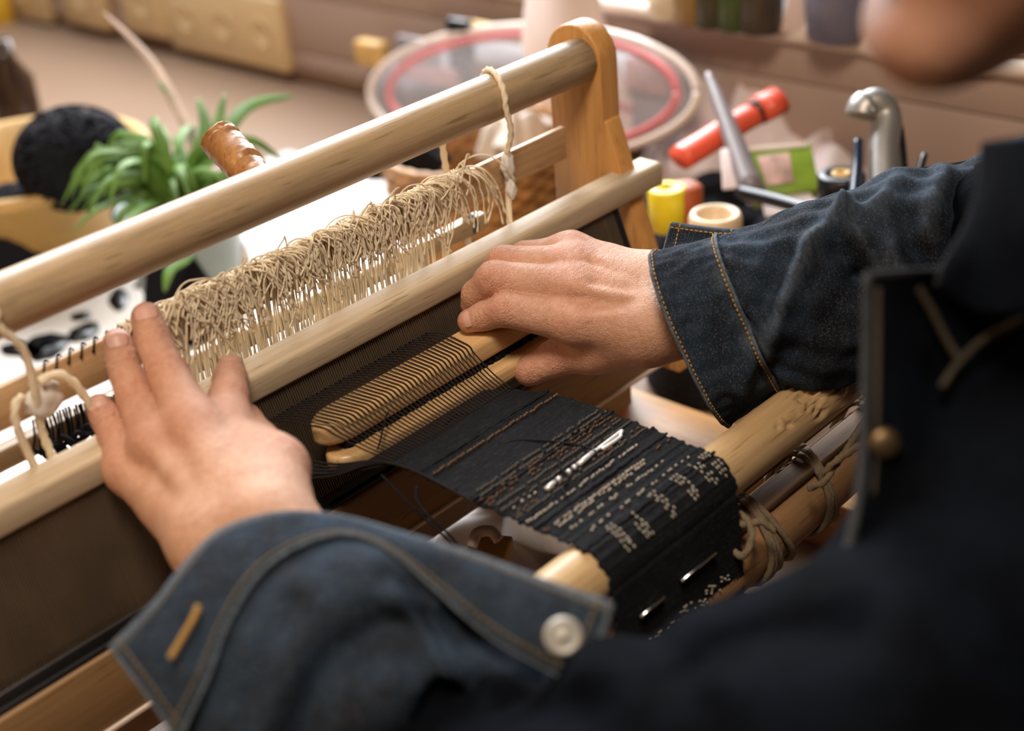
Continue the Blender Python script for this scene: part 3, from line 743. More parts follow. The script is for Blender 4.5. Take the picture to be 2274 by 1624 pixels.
# flat needle woven into the cloth, metal strips on its hanging face
needle = empty('darning_needle', U(0.77, 0.675, -0.645), 'long silver needle with a slotted eye stuck through the black cloth', 'needle')
def uneedle(px, py, dz=0.0): p = onz(px, py, -0.6445+dz); return Uv(p)
mb = MB()
a, b = uneedle(1381, 957), uneedle(1328, 997); c_ = uneedle(1376, 972); d_ = uneedle(1344, 994)
mb.add(*tube(crom([b, a+0.3*(b-a), a, (a+c_)/2, c_, d_, d_+(b-d_)*.5], 6), 0.0011, 8))
mb.mk('eye', M['whitemetal'], needle)
mb = MB()
mb.add(*tube([uneedle(1330, 995), uneedle(1318, 1006)], 0.0010, 8))
mb.add(*tube([uneedle(1321, 1002), uneedle(1284, 1032)], 0.0016, 8))
for p, q in (((1278, 1036), (1273, 1040)), ((1265, 1046), (1260, 1050)), ((1243, 1062), (1238, 1067)), ((1231, 1072), (1213, 1087))):
    mb.add(*tube([uneedle(*p), uneedle(*q)], 0.0016, 8))
mb.mk('shaft', M['whitemetal'], needle)
def fronty(px, py): return Uv(ony(px, py, BY-BR-0.0065))
for (p, q, lab) in (((1588, 1227), (1512, 1291), 'upper metal strip woven into the hanging black cloth below the beam'), ((1473, 1325), (1421, 1371), 'lower metal strip woven into the hanging black cloth near the sleeve')):
    o = mk('metal_strip', *tube([fronty(*p), (fronty(*p)+fronty(*q))/2, fronty(*q)], 0.0014, 8, flat=0.6), M['steel']); tag(o, lab, 'pin')

# ================================================================== SHUTTLE
XT = xat(698, 0.86, -0.616); XE = 0.985
shut = empty('shuttle', U(0.80, 0.86, -0.668), 'long honey-coloured wooden shuttle pushed through the black warp by the right hand', 'shuttle')
def plank(x0, x1, y0, y1, z0, z1, bev):
    yc = (y0+y1)/2; hw = (y1-y0)/2; pts = []
    for k in range(13):
        a = PI/2+PI*k/12; pts.append((x0+hw*1.75+hw*1.75*math.cos(a), yc+hw*math.sin(a)))
    for k in range(13):
        a = -PI/2+PI*k/12; pts.append((x1-hw*1.5+hw*1.5*math.cos(a), yc+hw*math.sin(a)))
    poly = [U(x, y, z0) for x, y in pts]
    return bevel_mesh(*prism(poly, (0, 0, (z1-z0)*S), 0), bev, 4, 0.9)
mk('upper_blade', *plank(XT, XE, SHY0, SHY1, -0.639, SHZ, 0.0042), M['shuttle'], shut)
mk('lower_blade', *plank(XT+0.004, XE, SHY0-0.012, SHY1-0.006, -0.664, -0.647, 0.003), M['shuttle'], shut)
mb = MB()
for k in range(60):
    x = XT+0.025+k*0.0055; 
    mb.add(*tube([U(x+0.004*math.sin(a*2+k), 0.8615+0.0150*math.cos(a), -0.643+0.0042*math.sin(a)) for a in np.linspace(0, 2*PI, 12)], 0.0022*S, 6))
mb.add(*box_u((XT+0.02, 0.8485, -0.6475), (XE-0.03, 0.8745, -0.6385), 0.001))
mb.mk('wound_yarn', M['blackyarn'], shut)

# ================================================================== THE PERSON
person = empty('person', (0.58, 0.10, U(0, 0, DESK)[2]-0.15), 'person in a dark denim jacket leaning over the loom with both hands on it', 'person')
def hand(wr, fingers, thumb, palm, extra, tend, h, fore, creaseamp=1.0, grooves=()):
    """wr: two wrist points with radii; fingers: lists of (point, radius) from knuckle to tip; returns the surface and its flush/crease values"""
    prims_palm = palm; F_ = fingers+[thumb]
    def f(p):
        dp = None
        for a, b, r1, r2 in prims_palm:
            d = cap(p, a, b, r1, r2); dp = d if dp is None else smin(dp, d, 0.0065)
        for a, b, r1, r2 in fore: dp = smin(dp, cap(p, a, b, r1, r2), 0.014)
        for a, b, amp, gw in grooves: dp = dp+amp*np.exp(-(cap(p, a, b, 0, 0)/gw)**2)
        for a, b, r1, r2 in tend: dp = smin(dp, cap(p, a, b, r1, r2), 0.0032)
        out = dp
        for i, fg in enumerate(F_):
            d = None
            for (a, r1), (b, r2) in zip(fg[:-1], fg[1:]):
                q = cap(p, a, b, r1, r2); d = q if d is None else smin(d, q, 0.0035)
            # shallow rings at the joints
            for j in range(1, len(fg)-1):
                ax = fg[j+1][0]-fg[j-1][0]; ax = ax/np.linalg.norm(ax); s = (p-fg[j][0])@ax; rr = np.linalg.norm(p-fg[j][0], axis=1)
                near = np.exp(-(rr/(fg[j][1]*1.9))**4)
                for o_ in (-0.0035, -0.0008, 0.0022): d = d+creaseamp*0.00042*near*np.exp(-((s-o_)/0.0006)**2)
            out = np.minimum(out, smin(dp, d, 0.0085)) if i < 4 else smin(out, d, 0.006)
        for a, b, r1, r2, k in extra: out = smin(out, cap(p, a, b, r1, r2), k)
        return out
    pts = np.array([q[0] for fg in F_ for q in fg]+[a for a, *_ in fore]+[b for _, b, *_ in fore]); lo = pts.min(0)-0.04; hi = pts.max(0)+0.04
    V, Fc = surf_nets(f, lo, hi, h)
    # trim everything beyond the forearm end is not needed; flush over joints and tips
    fl = np.zeros(len(V)); cr = np.zeros(len(V))
    for fg in F_:
        for j, (q, r) in enumerate(fg):
            d = np.linalg.norm(V-q, axis=1); wgt = (0.75, 0.85, 0.55, 1.0)[min(j, 3)]
            fl = np.maximum(fl, wgt*np.exp(-(d/(r*1.35))**2*0.9))
        for j in range(1, len(fg)-1):
            ax = fg[j+1][0]-fg[j-1][0]; ax = ax/np.linalg.norm(ax); s = (V-fg[j][0])@ax+0.0007*np.sin(V@np.array([900., 700., 1100.]))+0.0005*np.sin(V@np.array([-1500., 1300., 400.])); rr = np.linalg.norm(V-fg[j][0], axis=1)
            for o_ in (-0.0052, -0.0035, -0.0018, -0.0004, 0.0012, 0.003, 0.0046):
                cr = np.maximum(cr, np.exp(-(rr/(fg[j][1]*1.7))**4)*np.exp(-((s-o_)/0.0005)**2)*0.45)
    return V, Fc, fl, cr
def pts3(L): return [(P(x, y, d), r) for x, y, d, r in L]
bodyV, bodyF, bodyA, bodyC = [], [], [], []
def addbody(V, Fc, fl=None, cr=None):
    n = sum(len(v) for v in bodyV); bodyV.append(V); bodyF.append(np.asarray(Fc)+n)
    bodyA.append(fl if fl is not None else np.full(len(V), 0.25)); bodyC.append(cr if cr is not None else np.zeros(len(V)))

# ---- right hand on the shuttle
rI = pts3([(1277, 712, .924, .0150), (1125, 687, .925, .0112), (1076, 702, .934, .0092), (1042, 713, .937, .0078)])
rM = pts3([(1272, 642, .930, .0148), (1099, 620, .935, .0118), (1058, 654, .950, .0095), (1050, 676, .956, .0082)])
rR = pts3([(1270, 592, .944, .0138), (1118, 583, .950, .0110), (1082, 622, .964, .0090), (1072, 645, .970, .0078)])
rP = pts3([(1268, 560, .962, .0120), (1165, 566, .968, .0090), (1125, 592, .975, .0078), (1112, 612, .980, .0070)])
rT = pts3([(1330, 762, .945, .0155), (1240, 792, .952, .0125), (1178, 822, .955, .0100), (1172, 824, .955, .0094)])
Wt, Wb = P(1462, 641, .938), P(1466, 722, .915)
Wm = (Wt+Wb)/2
palm = []
for (k, rr, wq) in ((rI, .0150, .95), (rM, .0150, .65), (rR, .0145, .35), (rP, .0135, .05)):
    w_ = Wt+(Wb-Wt)*wq; palm.append((k[0][0], w_, rr, .0195))
    palm.append((k[0][0]+(w_-k[0][0])*.45, w_, rr*1.06, .0205))
ctr = P(1350, 700, .945); palm.append((ctr, P(1420, 690, .935), .021, .023))
palm.append((P(1325, 745, .943), P(1430, 735, .925), .0165, .021))
extra = [(P(1420, 738, .925), P(1325, 772, .945), .020, .0165, .012)]
towc = -R[2]
def onskin(a, b, wa, wb, r, lift): # a tendon between a knuckle and the wrist, slightly proud of the back of the hand
    return (a+towc*lift[0], b+towc*lift[1], r, r*0.9)
tend = [onskin(rI[0][0], Wt+(Wb-Wt)*.66, 0, 0, .0028, (.0142, .0200)), onskin(rM[0][0], Wt+(Wb-Wt)*.50, 0, 0, .0032, (.0144, .0204)),
        onskin(rR[0][0], Wt+(Wb-Wt)*.32, 0, 0, .0030, (.0138, .0198)), onskin(rP[0][0], Wt+(Wb-Wt)*.14, 0, 0, .0026, (.0124, .0182)),
        (P(1312, 662, .9145), P(1345, 690, .9150), .0014, .0018), (P(1345, 690, .9150), P(1352, 706, .9160), .0018, .0012)]
for kn in (rI, rM, rR, rP): tend.append((kn[0][0]+towc*.0085-R[0]*.001, kn[0][0]+towc*.0082+R[0]*.004, .0078, .0074))
elR = P(2080, 580, .95)
fore = [(Wt, Wt+(elR-Wm)*.8, .0215, .034), (Wb, Wb+(elR-Wm)*.8, .0215, .034)]
gv = []
for A_, B_, q in ((rI, rM, .58), (rM, rR, .41), (rR, rP, .23)):
    k0 = (A_[0][0]+B_[0][0])/2+towc*.016; k1 = Wt+(Wb-Wt)*q+towc*.021; gv.append((k0+(k1-k0)*.05-R[0]*.004, k0+(k1-k0)*.72, .0026, .0062))
V, Fc, fl, cr = hand(None, [rI, rM, rR, rP], rT, palm, extra, tend, 0.0010, [(a, a+(b-a)*.30, r1, r1+.003) for a, b, r1, r2 in fore], grooves=gv)
addbody(V, Fc, fl, cr)

# ---- left hand over the beater
lI = pts3([(502, 955, .790, .0150), (508, 885, .806, .0112), (511, 845, .822, .0098), (512, 822, .838, .0086)])
lM = pts3([(432, 955, .776, .0150), (374, 832, .798, .0112), (340, 757, .806, .0098), (326, 706, .812, .0090)])
lR = pts3([(352, 988, .780, .0142), (303, 888, .802, .0106), (273, 812, .808, .0092), (261, 762, .812, .0084)])
lP = pts3([(290, 1042, .790, .0126), (258, 972, .800, .0094), (236, 930, .804, .0084), (221, 905, .806, .0078)])
lT = pts3([(608, 1040, .765, .0155), (572, 985, .795, .0125), (545, 940, .822, .0105), (540, 930, .830, .0098)])
Wl, Wr = P(478, 1205, .738), P(600, 1165, .728)
Wlm = (Wl+Wr)/2; palm = []
for (k, rr, wq) in ((lI, .0150, .95), (lM, .0152, .65), (lR, .0148, .35), (lP, .0138, .05)):
    w_ = Wl+(Wr-Wl)*wq; palm.append((k[0][0], w_, rr, .0200)); palm.append((k[0][0]+(w_-k[0][0])*.45, w_, rr*1.12, .0212))
palm.append((P(430, 1040, .785), P(520, 1130, .752), .020, .024)); palm.append((P(560, 1020, .775), P(590, 1110, .745), .018, .022))
extra = [(P(590, 1120, .745), P(610, 1045, .765), .020, .0175, .012)]
tend = [onskin(lI[0][0], Wl+(Wr-Wl)*.62, 0, 0, .0026, (.0135, .0190)), onskin(lM[0][0], Wl+(Wr-Wl)*.52, 0, 0, .0030, (.0135, .0195)),
        onskin(lR[0][0], Wl+(Wr-Wl)*.42, 0, 0, .0028, (.0128, .0190)), onskin(lP[0][0], Wl+(Wr-Wl)*.3, 0, 0, .0022, (.0115, .0175)),
        (P(445, 1010, .7645), P(430, 1080, .754), .0016, .0018), (P(430, 1080, .754), P(470, 1150, .7385), .0018, .0016), (P(505, 990, .779), P(470, 1050, .7635), .0016, .0016)]
for kn in (lI, lM, lR, lP): tend.append((kn[0][0]+towc*.0085, kn[0][0]+towc*.0082-R[1]*.004, .0080, .0076))
elL = P(1150, 1850, .64)
fore = [(Wl, Wl+(elL-Wlm)*.8, .0215, .026), (Wr, Wr+(elL-Wlm)*.8, .0215, .026)]
gv = []
for A_, B_, q in ((lI, lM, .58), (lM, lR, .45), (lR, lP, .33)):
    k0 = (A_[0][0]+B_[0][0])/2+towc*.016; k1 = Wl+(Wr-Wl)*q+towc*.021; gv.append((k0, k0+(k1-k0)*.70, .0024, .0065))
V, Fc, fl, cr = hand(None, [lI, lM, lR, lP], lT, palm, extra, tend, 0.0012, [(a, a+(b-a)*.22, r1, r1+.001) for a, b, r1, r2 in fore], 2.4, gv)
addbody(V, Fc, fl, cr)

# ---- head, neck, trunk and arms under the jacket
shL = P(1890, 1740, .555); shR = np.array([0.765, 0.20, 1.06])
HC = np.array([0.628, 0.268, 1.232]); pitch = math.radians(12); yaw = math.radians(45)
Fw = np.array([math.sin(-yaw)*math.cos(pitch)*1.0, math.cos(yaw)*math.cos(pitch), -math.sin(pitch)]); Fw /= np.linalg.norm(Fw)
Rt = np.cross(Fw, [0, 0, 1.0]); Rt /= np.linalg.norm(Rt); Up = np.cross(Rt, Fw); HM = np.stack([Rt, Fw, Up], 1)
# head placed so that the chin meets its spot in the photograph
chin_target = P(2030, 112, .52); chin_local = np.array([0, 0.078, -0.108]); HC = chin_target-HM@chin_local
nb = P(2720, 700, .60)
def head(p):
    q = (p-HC)@HM; x = np.abs(q[:, 0]); qm = np.stack([x, q[:, 1], q[:, 2]], 1)
    d = ell(q, (0, -.012, .035), (.074, .094, .083))
    d = smin(d, ell(q, (0, .030, -.020), (.060, .066, .082)), .02)
    d = smin(d, cap(qm, (.050, .000, -.055), (.012, .070, -.098), .017, .016), .018)
    d = smin(d, ell(q, chin_local+np.array([0, -.004, .006]), (.026, .019, .018)), .015)
    d = smin(d, cap(q, (0, .088, .020), (0, .106, -.022), .008, .012), .010)
    d = smin(d, cap(qm, (.010, .098, -.026), (.013, .092, -.024), .008, .007), .006)
    d = smin(d, cap(qm, (.012, .088, .034), (.042, .078, .034), .009, .008), .012)
    d = np.maximum(d, -ell(qm, (.031, .098, .014), (.017, .016, .010))) if False else smin(d, d+0.004*np.exp(-(((qm-np.array([.031, .088, .012]))**2).sum(1))/(.014**2)), .001)
    d = d+0.007*np.exp(-(((qm-np.array([.031, .092, .013]))/np.array([.015, .02, .010]))**2).sum(1))
    d = np.minimum(d, ell(qm, (.031, .074, .013), (.0115, .0115, .0115)))
    d = smin(d, ell(q, (0, .088, -.054), (.024, .010, .0055)), .004)
    d = smin(d, ell(q, (0, .086, -.066), (.021, .011, .0065)), .004)
    d = d+0.002*np.exp(-((q[:, 2]+.060)/.0018)**2)*np.exp(-(x/.022)**4)*(q[:, 1] > .05)
    d = smin(d, ell(qm, (.042, .052, -.020), (.020, .020, .018)), .02)
    ear = ell(qm, (.077, -.008, .000), (.010, .019, .031)); ear = np.maximum(ear, -ell(qm, (.086, -.004, .002), (.008, .011, .019)))
    d = smin(d, ear, .005)
    d = smin(d, cap(q, (0, .050, -.098), (0, -.005, -.088), .022, .036), .022)
    d = smin(d, cap(p, HC+HM@np.array([0, -.035, -.055]), nb, .052, .060), .03)
    return d
V, Fc = surf_nets(head, np.minimum(HC-0.15, nb-0.07), HC+0.15, 0.0026, B=6)
addbody(V, Fc, np.full(len(V), 0.35))
def trunk(p):
    d = ell(p, (.585, .075, .86), (.155, .100, .30)); d = smin(d, cap(p, shL, shR, .052, .052), .05); d = smin(d, cap(p, nb, (.59, .10, 1.0), .055, .08), .04)
    d = smin(d, cap(p, shL, elL, .046, .034), .02); d = smin(d, cap(p, elL, Wlm, .033, .020), .02)
    d = smin(d, cap(p, shR, elR, .046, .040), .02); return smin(d, cap(p, elR, Wm, .040, .026), .02)
V, Fc = surf_nets(trunk, (0.15, -0.08, 0.50), (1.0, 0.62, 1.2), 0.009, B=4)
addbody(V, Fc)
mk('body', np.concatenate(bodyV), np.concatenate(bodyF), M['skin'], person, attrs={'flush': np.concatenate(bodyA), 'crease': np.concatenate(bodyC)})
# hair
M['hair'] = plain('dark_brown_hair', (0.03, 0.018, 0.012), 0.6, scale=300, var=0.4, bmp=0.8)
def hairf(p):
    q = (p-HC)@HM; d = ell(q, (0, -.016, .042), (.081, .100, .087))
    n_ = 0.002*np.sin(q[:, 0]*240+np.sin(q[:, 1]*90)*2)
    face = ell(q, (0, .095, -.035), (.075, .075, .095)); cut = q[:, 2]+.05+np.maximum(0, q[:, 1]+.03)*.9
    return np.maximum(np.maximum(d+n_, -face), -cut)
V, Fc = surf_nets(hairf, HC-0.14, HC+0.16, 0.004, B=4); mk('hair', V, Fc, M['hair'], person)
# legs under the desk and the stool that carries the weaver
M['trousers'] = plain('charcoal_trousers', (0.02, 0.02, 0.024), 0.9)
def legs(p):
    d = ell(p, (.585, .06, .60), (.165, .12, .11))
    for sx in (-1, 1):
        h_ = np.array([.585+sx*.09, .06, .57]); k_ = np.array([.585+sx*.13, .46, .54]); a_ = np.array([.585+sx*.12, .42, .10])
        d = smin(d, cap(p, h_, k_, .085, .062), .03); d = smin(d, cap(p, k_, a_, .060, .045), .03)
    return d
V, Fc = surf_nets(legs, (.30, -.12, .03), (.90, .60, .76), .011, B=4); mk('trousers', V, Fc, M['trousers'], person)
for sx in (-1, 1):
    V, Fc = surf_nets(lambda p: smin(cap(p, (.585+sx*.12, .40, .045), (.585+sx*.13, .58, .035), .045, .035), cap(p, (.585+sx*.12, .42, .05), (.585+sx*.12, .42, .10), .045, .042), .02), (.3, .3, -.02), (.9, .66, .16), .009, B=4)
    V[:, 2] = np.maximum(V[:, 2], 0.001); mk('shoe', V, Fc, M['black'], person)
stool = empty('stool', (.585, .04, 0), 'round wooden stool under the person', 'stool')
mk('seat', *lathe((.585, .04, .455), [(.16, 0), (.175, .006), (.175, .028), (.165, .034), (0, .034)], 40), M['pine'], stool)
for k in range(4):
    a = PI/4+k*PI/2; mk('leg', *tube([(.585+.19*math.cos(a), .04+.19*math.sin(a), 0), (.585+.12*math.cos(a), .04+.12*math.sin(a), .458)], .016, 12), M['pine'], stool)
# fingernails
def nail(tip, prev, side, w_, L, name='fingernail', back=0.35, r=None):
    ax = tip[0]-prev[0]; ax /= np.linalg.norm(ax); nrm = side-ax*np.dot(side, ax); nrm /= np.linalg.norm(nrm); lat = np.cross(ax, nrm); r = tip[1]*1.0
    V = []; n, k = 12, 12
    for i in range(k+1):
        u = i/k
        for j in range(n+1):
            v = j/n*2-1; ww = w_*(1-0.10*abs(2*u-1)**3)*math.sqrt(max(0.0, 1-max(0, abs(2*u-1)-.55)**2/.45**2*.75))
            a = v*ww/r; c = tip[0]-ax*(L*back)+ax*(L*u)*1.0
            drop = -0.0016*max(0, u-.55)**2*8
            V.append(c+(r+0.0003+drop)*(nrm*math.cos(a)+lat*math.sin(a))-ax*0.001)
    o = mk(name, V, [[i*(n+1)+j, i*(n+1)+j+1, (i+1)*(n+1)+j+1, (i+1)*(n+1)+j] for i in range(k) for j in range(n)], M['nail'], person)
    flatmod(o, 0.0006, 0); return o
nail(rI[3], rI[2], P(1020, 690, .90)-P(1042, 713, .937), .0058, .0105, back=.55)
for fg in (lI, lM, lR, lP): nail(fg[3], fg[2], P(fg and 300, 500, .60)-P(330, 700, .82), fg[3][1]*.78, .011, back=.45)

# ---- jacket
jacket = mk('jacket_tmp', np.zeros((3, 3)), [[0, 1, 2]], M['denim_sdf'], person)     # replaced below by its real mesh
def fold(p, seed, sc, amp):
    r_ = np.random.default_rng(seed); d = np.zeros(len(p))
    for _ in range(7):
        k = r_.normal(size=3); k = k/np.linalg.norm(k)*sc*r_.uniform(.6, 1.7); k2 = r_.normal(size=3)*sc*.5
        d += (1-np.abs(np.sin(p@k+r_.uniform(0, 6)+0.9*np.sin(p@k2))))*r_.uniform(.4, 1)
    return amp*(d/7-0.5)*2
cL = P(770, 1420, .705)
FL = [([(1200, 1500, .60), (1070, 1420, .60), (900, 1400, .61), (770, 1455, .61), (690, 1560, .61), (650, 1680, .62)], .011, .011),
      ([(1290, 1580, .59), (1120, 1560, .59), (980, 1590, .60), (900, 1680, .61)], .010, .012), ([(640, 1350, .63), (600, 1440, .62), (560, 1560, .62)], .005, .008),
      ([(860, 1290, .64), (980, 1350, .62), (1100, 1460, .61)], .005, .007), ([(1500, 1500, .55), (1700, 1420, .50), (1900, 1400, .47)], .007, .012), ([(1450, 1420, .58), (1560, 1560, .55), (1600, 1700, .53)], .006, .012)]
def foldlines(p):                   # valleys pressed into the near side of the sleeve along lines on its surface
    pr = (p-np.array([0, 0, H]))@R.T; X = CX+F*pr[:, 0]/pr[:, 2]; Y = CY-F*pr[:, 1]/pr[:, 2]; o = np.zeros(len(p))
    for pts, amp, w_ in FL:
        a = crom([q[:2] for q in pts], 4); d = np.min([np.hypot(X-q[0], Y-q[1]) for q in a], axis=0); o = np.maximum(o, amp*1.5*np.exp(-(d/(w_*5200))**2))
    return o*(pr[:, 2] < .70)
def jack(p):
    d = ell(p, (.585, .078, .84), (.180, .122, .33)); d = smin(d, cap(p, shL, shR, .062, .064), .05); d = smin(d, cap(p, nb+np.array([0, -.01, -.03]), (.59, .09, .98), .062, .09), .03)
    d = smin(d, ell(p, (.53, .165, .975), (.075, .085, .13)), .05)
    a = cap(p, shL, elL, .080, .070); b = cap(p, elL, P(900, 1580, .685), .068, .058); b = smin(b, cap(p, P(900, 1580, .685), cL, .058, .040), .02)
    # large soft sleeve folds
    ax = (cL-elL)/np.linalg.norm(cL-elL); s = (p-cL)@ax; lat = (p-cL)@R[0]
    b = b+0.0065*np.sin(s*105+lat*38+0.8*np.sin(lat*60))-0.003*np.sin(s*210-lat*50)
    d = smin(d, smin(a, b, .025), .02)
    d = smin(d, cap(p, shR, elR, .066, .060), .03)
    d = d+fold(p, 5, 26, 0.0045)+foldlines(p)*0.9
    nk = cap(p, nb+np.array([.0, .01, -.02]), HC+HM@np.array([0, -.035, -.055]), .058, .070)
    d = np.maximum(d, -nk)
    # keep the sleeve open at the wrist end
    cut = (p-P(560, 1210, .705))@(-ax)
    return d
V, Fc = surf_nets(jack, (0.13, -0.12, 0.50), (0.98, 0.56, 1.20), 0.0045, B=6)
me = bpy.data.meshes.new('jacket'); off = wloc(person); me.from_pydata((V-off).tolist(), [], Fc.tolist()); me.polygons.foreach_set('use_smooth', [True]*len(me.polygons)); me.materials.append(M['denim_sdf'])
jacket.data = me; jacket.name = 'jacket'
def piece(name, rows, mat, mu=6, mv=6, th=0.0016, parent=None, worn=None, off=1):
    g, Fc = sheet([[P(*q) for q in r] for r in rows], mu, mv); a, b = g.shape[:2]
    if name == 'sleeve': g = g+(foldlines(g.reshape(-1, 3)).reshape(a, b, 1))*R[2]
    if name in ('cuff', 'sleeve'): g = g+(fold(g.reshape(-1, 3), 9, 60, .0016).reshape(a, b, 1))*R[2]*np.minimum(1, np.arange(a)/6)[:, None, None]
    du = np.concatenate([np.zeros((a, 1)), np.cumsum(np.linalg.norm(np.diff(g, axis=1), axis=2), 1)], 1); dv = np.concatenate([np.zeros((1, b)), np.cumsum(np.linalg.norm(np.diff(g, axis=0), axis=2), 0)], 0)
    uv = np.stack([du, dv], -1).reshape(-1, 2)
    wn = np.zeros((a, b)) if worn is None else worn(a, b, dv)
    o = mk(name, g.reshape(-1, 3), Fc, mat, parent or jacket_e, uvs=uv, attrs={'worn': wn.ravel()}); flatmod(o, th, 0); return g, o
jacket_e = jacket
# left cuff, unbuttoned and spread open
hemL = [(248, 1437, .655), (342, 1342, .655), (410, 1257, .662), (490, 1180, .675), (620, 1141, .682), (760, 1150, .676), (905, 1190, .660), (1045, 1232, .645), (1200, 1288, .628), (1357, 1343, .612)]
midL = [(325, 1535, .640), (400, 1425, .640), (462, 1310, .648), (535, 1222, .662), (655, 1165, .672), (775, 1165, .668), (890, 1205, .652), (1010, 1262, .640), (1150, 1345, .622), (1325, 1440, .610)]
semL = [(400, 1640, .632), (460, 1510, .630), (512, 1375, .638), (590, 1262, .652), (695, 1200, .662), (790, 1188, .660), (880, 1230, .648), (965, 1305, .638), (1100, 1420, .622), (1290, 1525, .610)]
wornedge = lambda a, b, dv: np.exp(-dv/0.0016)*0.9+0.5*np.exp(-(dv.max()-dv)/0.003)
gL, _ = piece('cuff', [hemL, midL, semL], M['denim'], 8, 8, 0.0022, worn=wornedge)
def along(row, r, name, mat, lift=0.0014, par=None, sel=None):
    pts = row+(-R[2])*lift
    return mk(name, *tube(pts, r, 7), M[mat], par or jacket_e)
along(gL[0], 0.0013, 'hem_edge', 'hem', 0); along(gL[:, 0], 0.0015, 'hem_edge', 'hem', 0); along(gL[:, -1], 0.0015, 'hem_edge', 'hem', 0)
def stitches(path, r, name, mat, parent, L=0.0026, gap=0.0012, lift=0.0018):
    path = np.asarray(path); d = np.concatenate([[0], np.cumsum(np.linalg.norm(np.diff(path, axis=0), axis=1))]); mb = MB(); s = 0
    f = lambda t: np.array([np.interp(t, d, path[:, i]) for i in range(3)])+(-R[2])*lift
    while s+L < d[-1]:
        mb.add(*tube([f(s)-(-R[2])*0.0006, f(s+L*.3), f(s+L*.7), f(s+L)-(-R[2])*0.0006], r, 5)); s += L+gap
    return mb.mk(name, M[mat], parent)
stitches(gL[-3], 0.0007, 'stitching', 'palethread', jacket_e); along(gL[-1], 0.0013, 'cuff_seam', 'hem', 0)
stitches(gL[1], 0.0006, 'stitching', 'palethread', jacket_e); stitches(gL[:, 1]*.6+gL[:, 2]*.4, 0.0007, 'stitching', 'palethread', jacket_e); stitches(gL[:, -2]*.5+gL[:, -3]*.5, 0.0007, 'stitching', 'palethread', jacket_e)
mk('buttonhole', *tube(crom([P(441, 1345, .634), P(432, 1370, .632), P(412, 1405, .631), P(392, 1440, .630), P(378, 1462, .629)], 6), 0.0015, 8), M['thread'], jacket_e)
# sleeve cloth gathered into the left cuff
semS = [tuple(q) for q in [(375, 1635, .644), (435, 1500, .642), (492, 1362, .650), (575, 1250, .664), (690, 1188, .674), (790, 1178, .672), (890, 1218, .660), (980, 1292, .650), (1110, 1405, .634), (1280, 1515, .620)]]
r2 = [(480, 1720, .636), (530, 1580, .624), (590, 1440, .624), (665, 1330, .634), (750, 1268, .644), (830, 1250, .640), (895, 1290, .634), (965, 1370, .630), (1060, 1480, .622), (1230, 1590, .615)]
r3 = [(600, 1800, .635), (660, 1650, .616), (720, 1520, .612), (800, 1430, .622), (850, 1370, .628), (905, 1365, .620), (955, 1410, .622), (1010, 1490, .612), (1080, 1570, .612), (1200, 1660, .612)]
r4 = [(860, 1900, .65), (890, 1760, .62), (910, 1640, .61), (930, 1560, .612), (960, 1510, .616), (1000, 1510, .612), (1040, 1550, .612), (1080, 1610, .608), (1130, 1670, .61), (1210, 1730, .612)]
piece('sleeve', [semS, r2, r3, r4], M['denim'], 8, 8, 0.0018)
# button on the left cuff
bc = P(1249, 1412, .612); bn = (-R[2]+0.10*R[0]); bn /= np.linalg.norm(bn)
V, Fc = lathe((0, 0, 0), [(0.0, .0032), (.0030, .0033), (.0036, .0027), (.0056, .0026), (.0062, .0034), (.0076, .0032), (.0084, .0018), (.0080, 0), (.0030, -.0005)], 40)
Q = Vector((0, 0, 1)).rotation_difference(Vector(bn)).to_matrix(); V = np.array([Q@Vector(v) for v in V])+bc
mk('button', V, Fc, M['button'], jacket_e)

# right sleeve: rings from the hem up the arm
st = [((1447, 563), (1622, 938), .892, .930, .042, 54), ((1520, 546), (1682, 895), .892, .930, .043, 50), ((1590, 531), (1738, 858), .893, .930, .044, 46),
      ((1600, 530), (1748, 862), .893, .931, .046, 44), ((1680, 506), (1800, 868), .898, .930, .050, 36), ((1790, 452), (1880, 850), .903, .925, .054, 26), ((1885, 430), (1960, 815), .908, .915, .056, 18),
      ((1985, 388), (2050, 800), .912, .905, .058, 10), ((2095, 386), (2150, 800), .915, .90, .058, 6), ((2195, 338), (2260, 800), .915, .89, .058, 0), ((2320, 300), (2400, 780), .91, .88, .056, 0)]
NTH = 160
def ring(T, B, dT, dB, w_, bl, hump=0):
    t3 = P(*T, dT); b3 = P(*B, dB); c = (t3+b3)/2; A = (t3-b3)/2; n = -R[2]; A1 = A/np.linalg.norm(A); n = n-A1*np.dot(n, A1); n /= np.linalg.norm(n)
    Bv = n*w_-R[0]*(bl/F*((dT+dB)/2)); th = 2*PI*np.arange(NTH)/NTH
    ct = np.cos(th); sn = np.sin(th); e = 0.86
    return c+np.outer(np.sign(ct)*np.abs(ct)**e, A)+np.outer(np.sign(sn)*np.abs(sn)**e, Bv)
rings = np.array([ring(*s) for s in st])
tt = []
for i in range(len(st)-1): tt += list(np.linspace(i, i+1, 16 if i != 2 else 4, endpoint=False))
tt.append(len(st)-1); tt = np.array(tt)
def cri(t):
    i = min(int(t), len(rings)-2); u = t-i; a = rings[max(0, i-1)]; b = rings[i]; c = rings[i+1]; d = rings[min(len(rings)-1, i+2)]
    return 0.5*((2*b)+(c-a)*u+(2*a-5*b+4*c-d)*u*u+(3*b-a-3*c+d)*u**3)
G = np.array([cri(t) for t in tt]); a_, b_ = G.shape[:2]
cen = G.mean(1, keepdims=True); nrm = G-cen; nrm /= np.linalg.norm(nrm, axis=2, keepdims=True)
th = 2*PI*np.arange(NTH)/NTH; TT, TH = np.meshgrid(tt, th, indexing='ij')
D = np.zeros_like(TT)
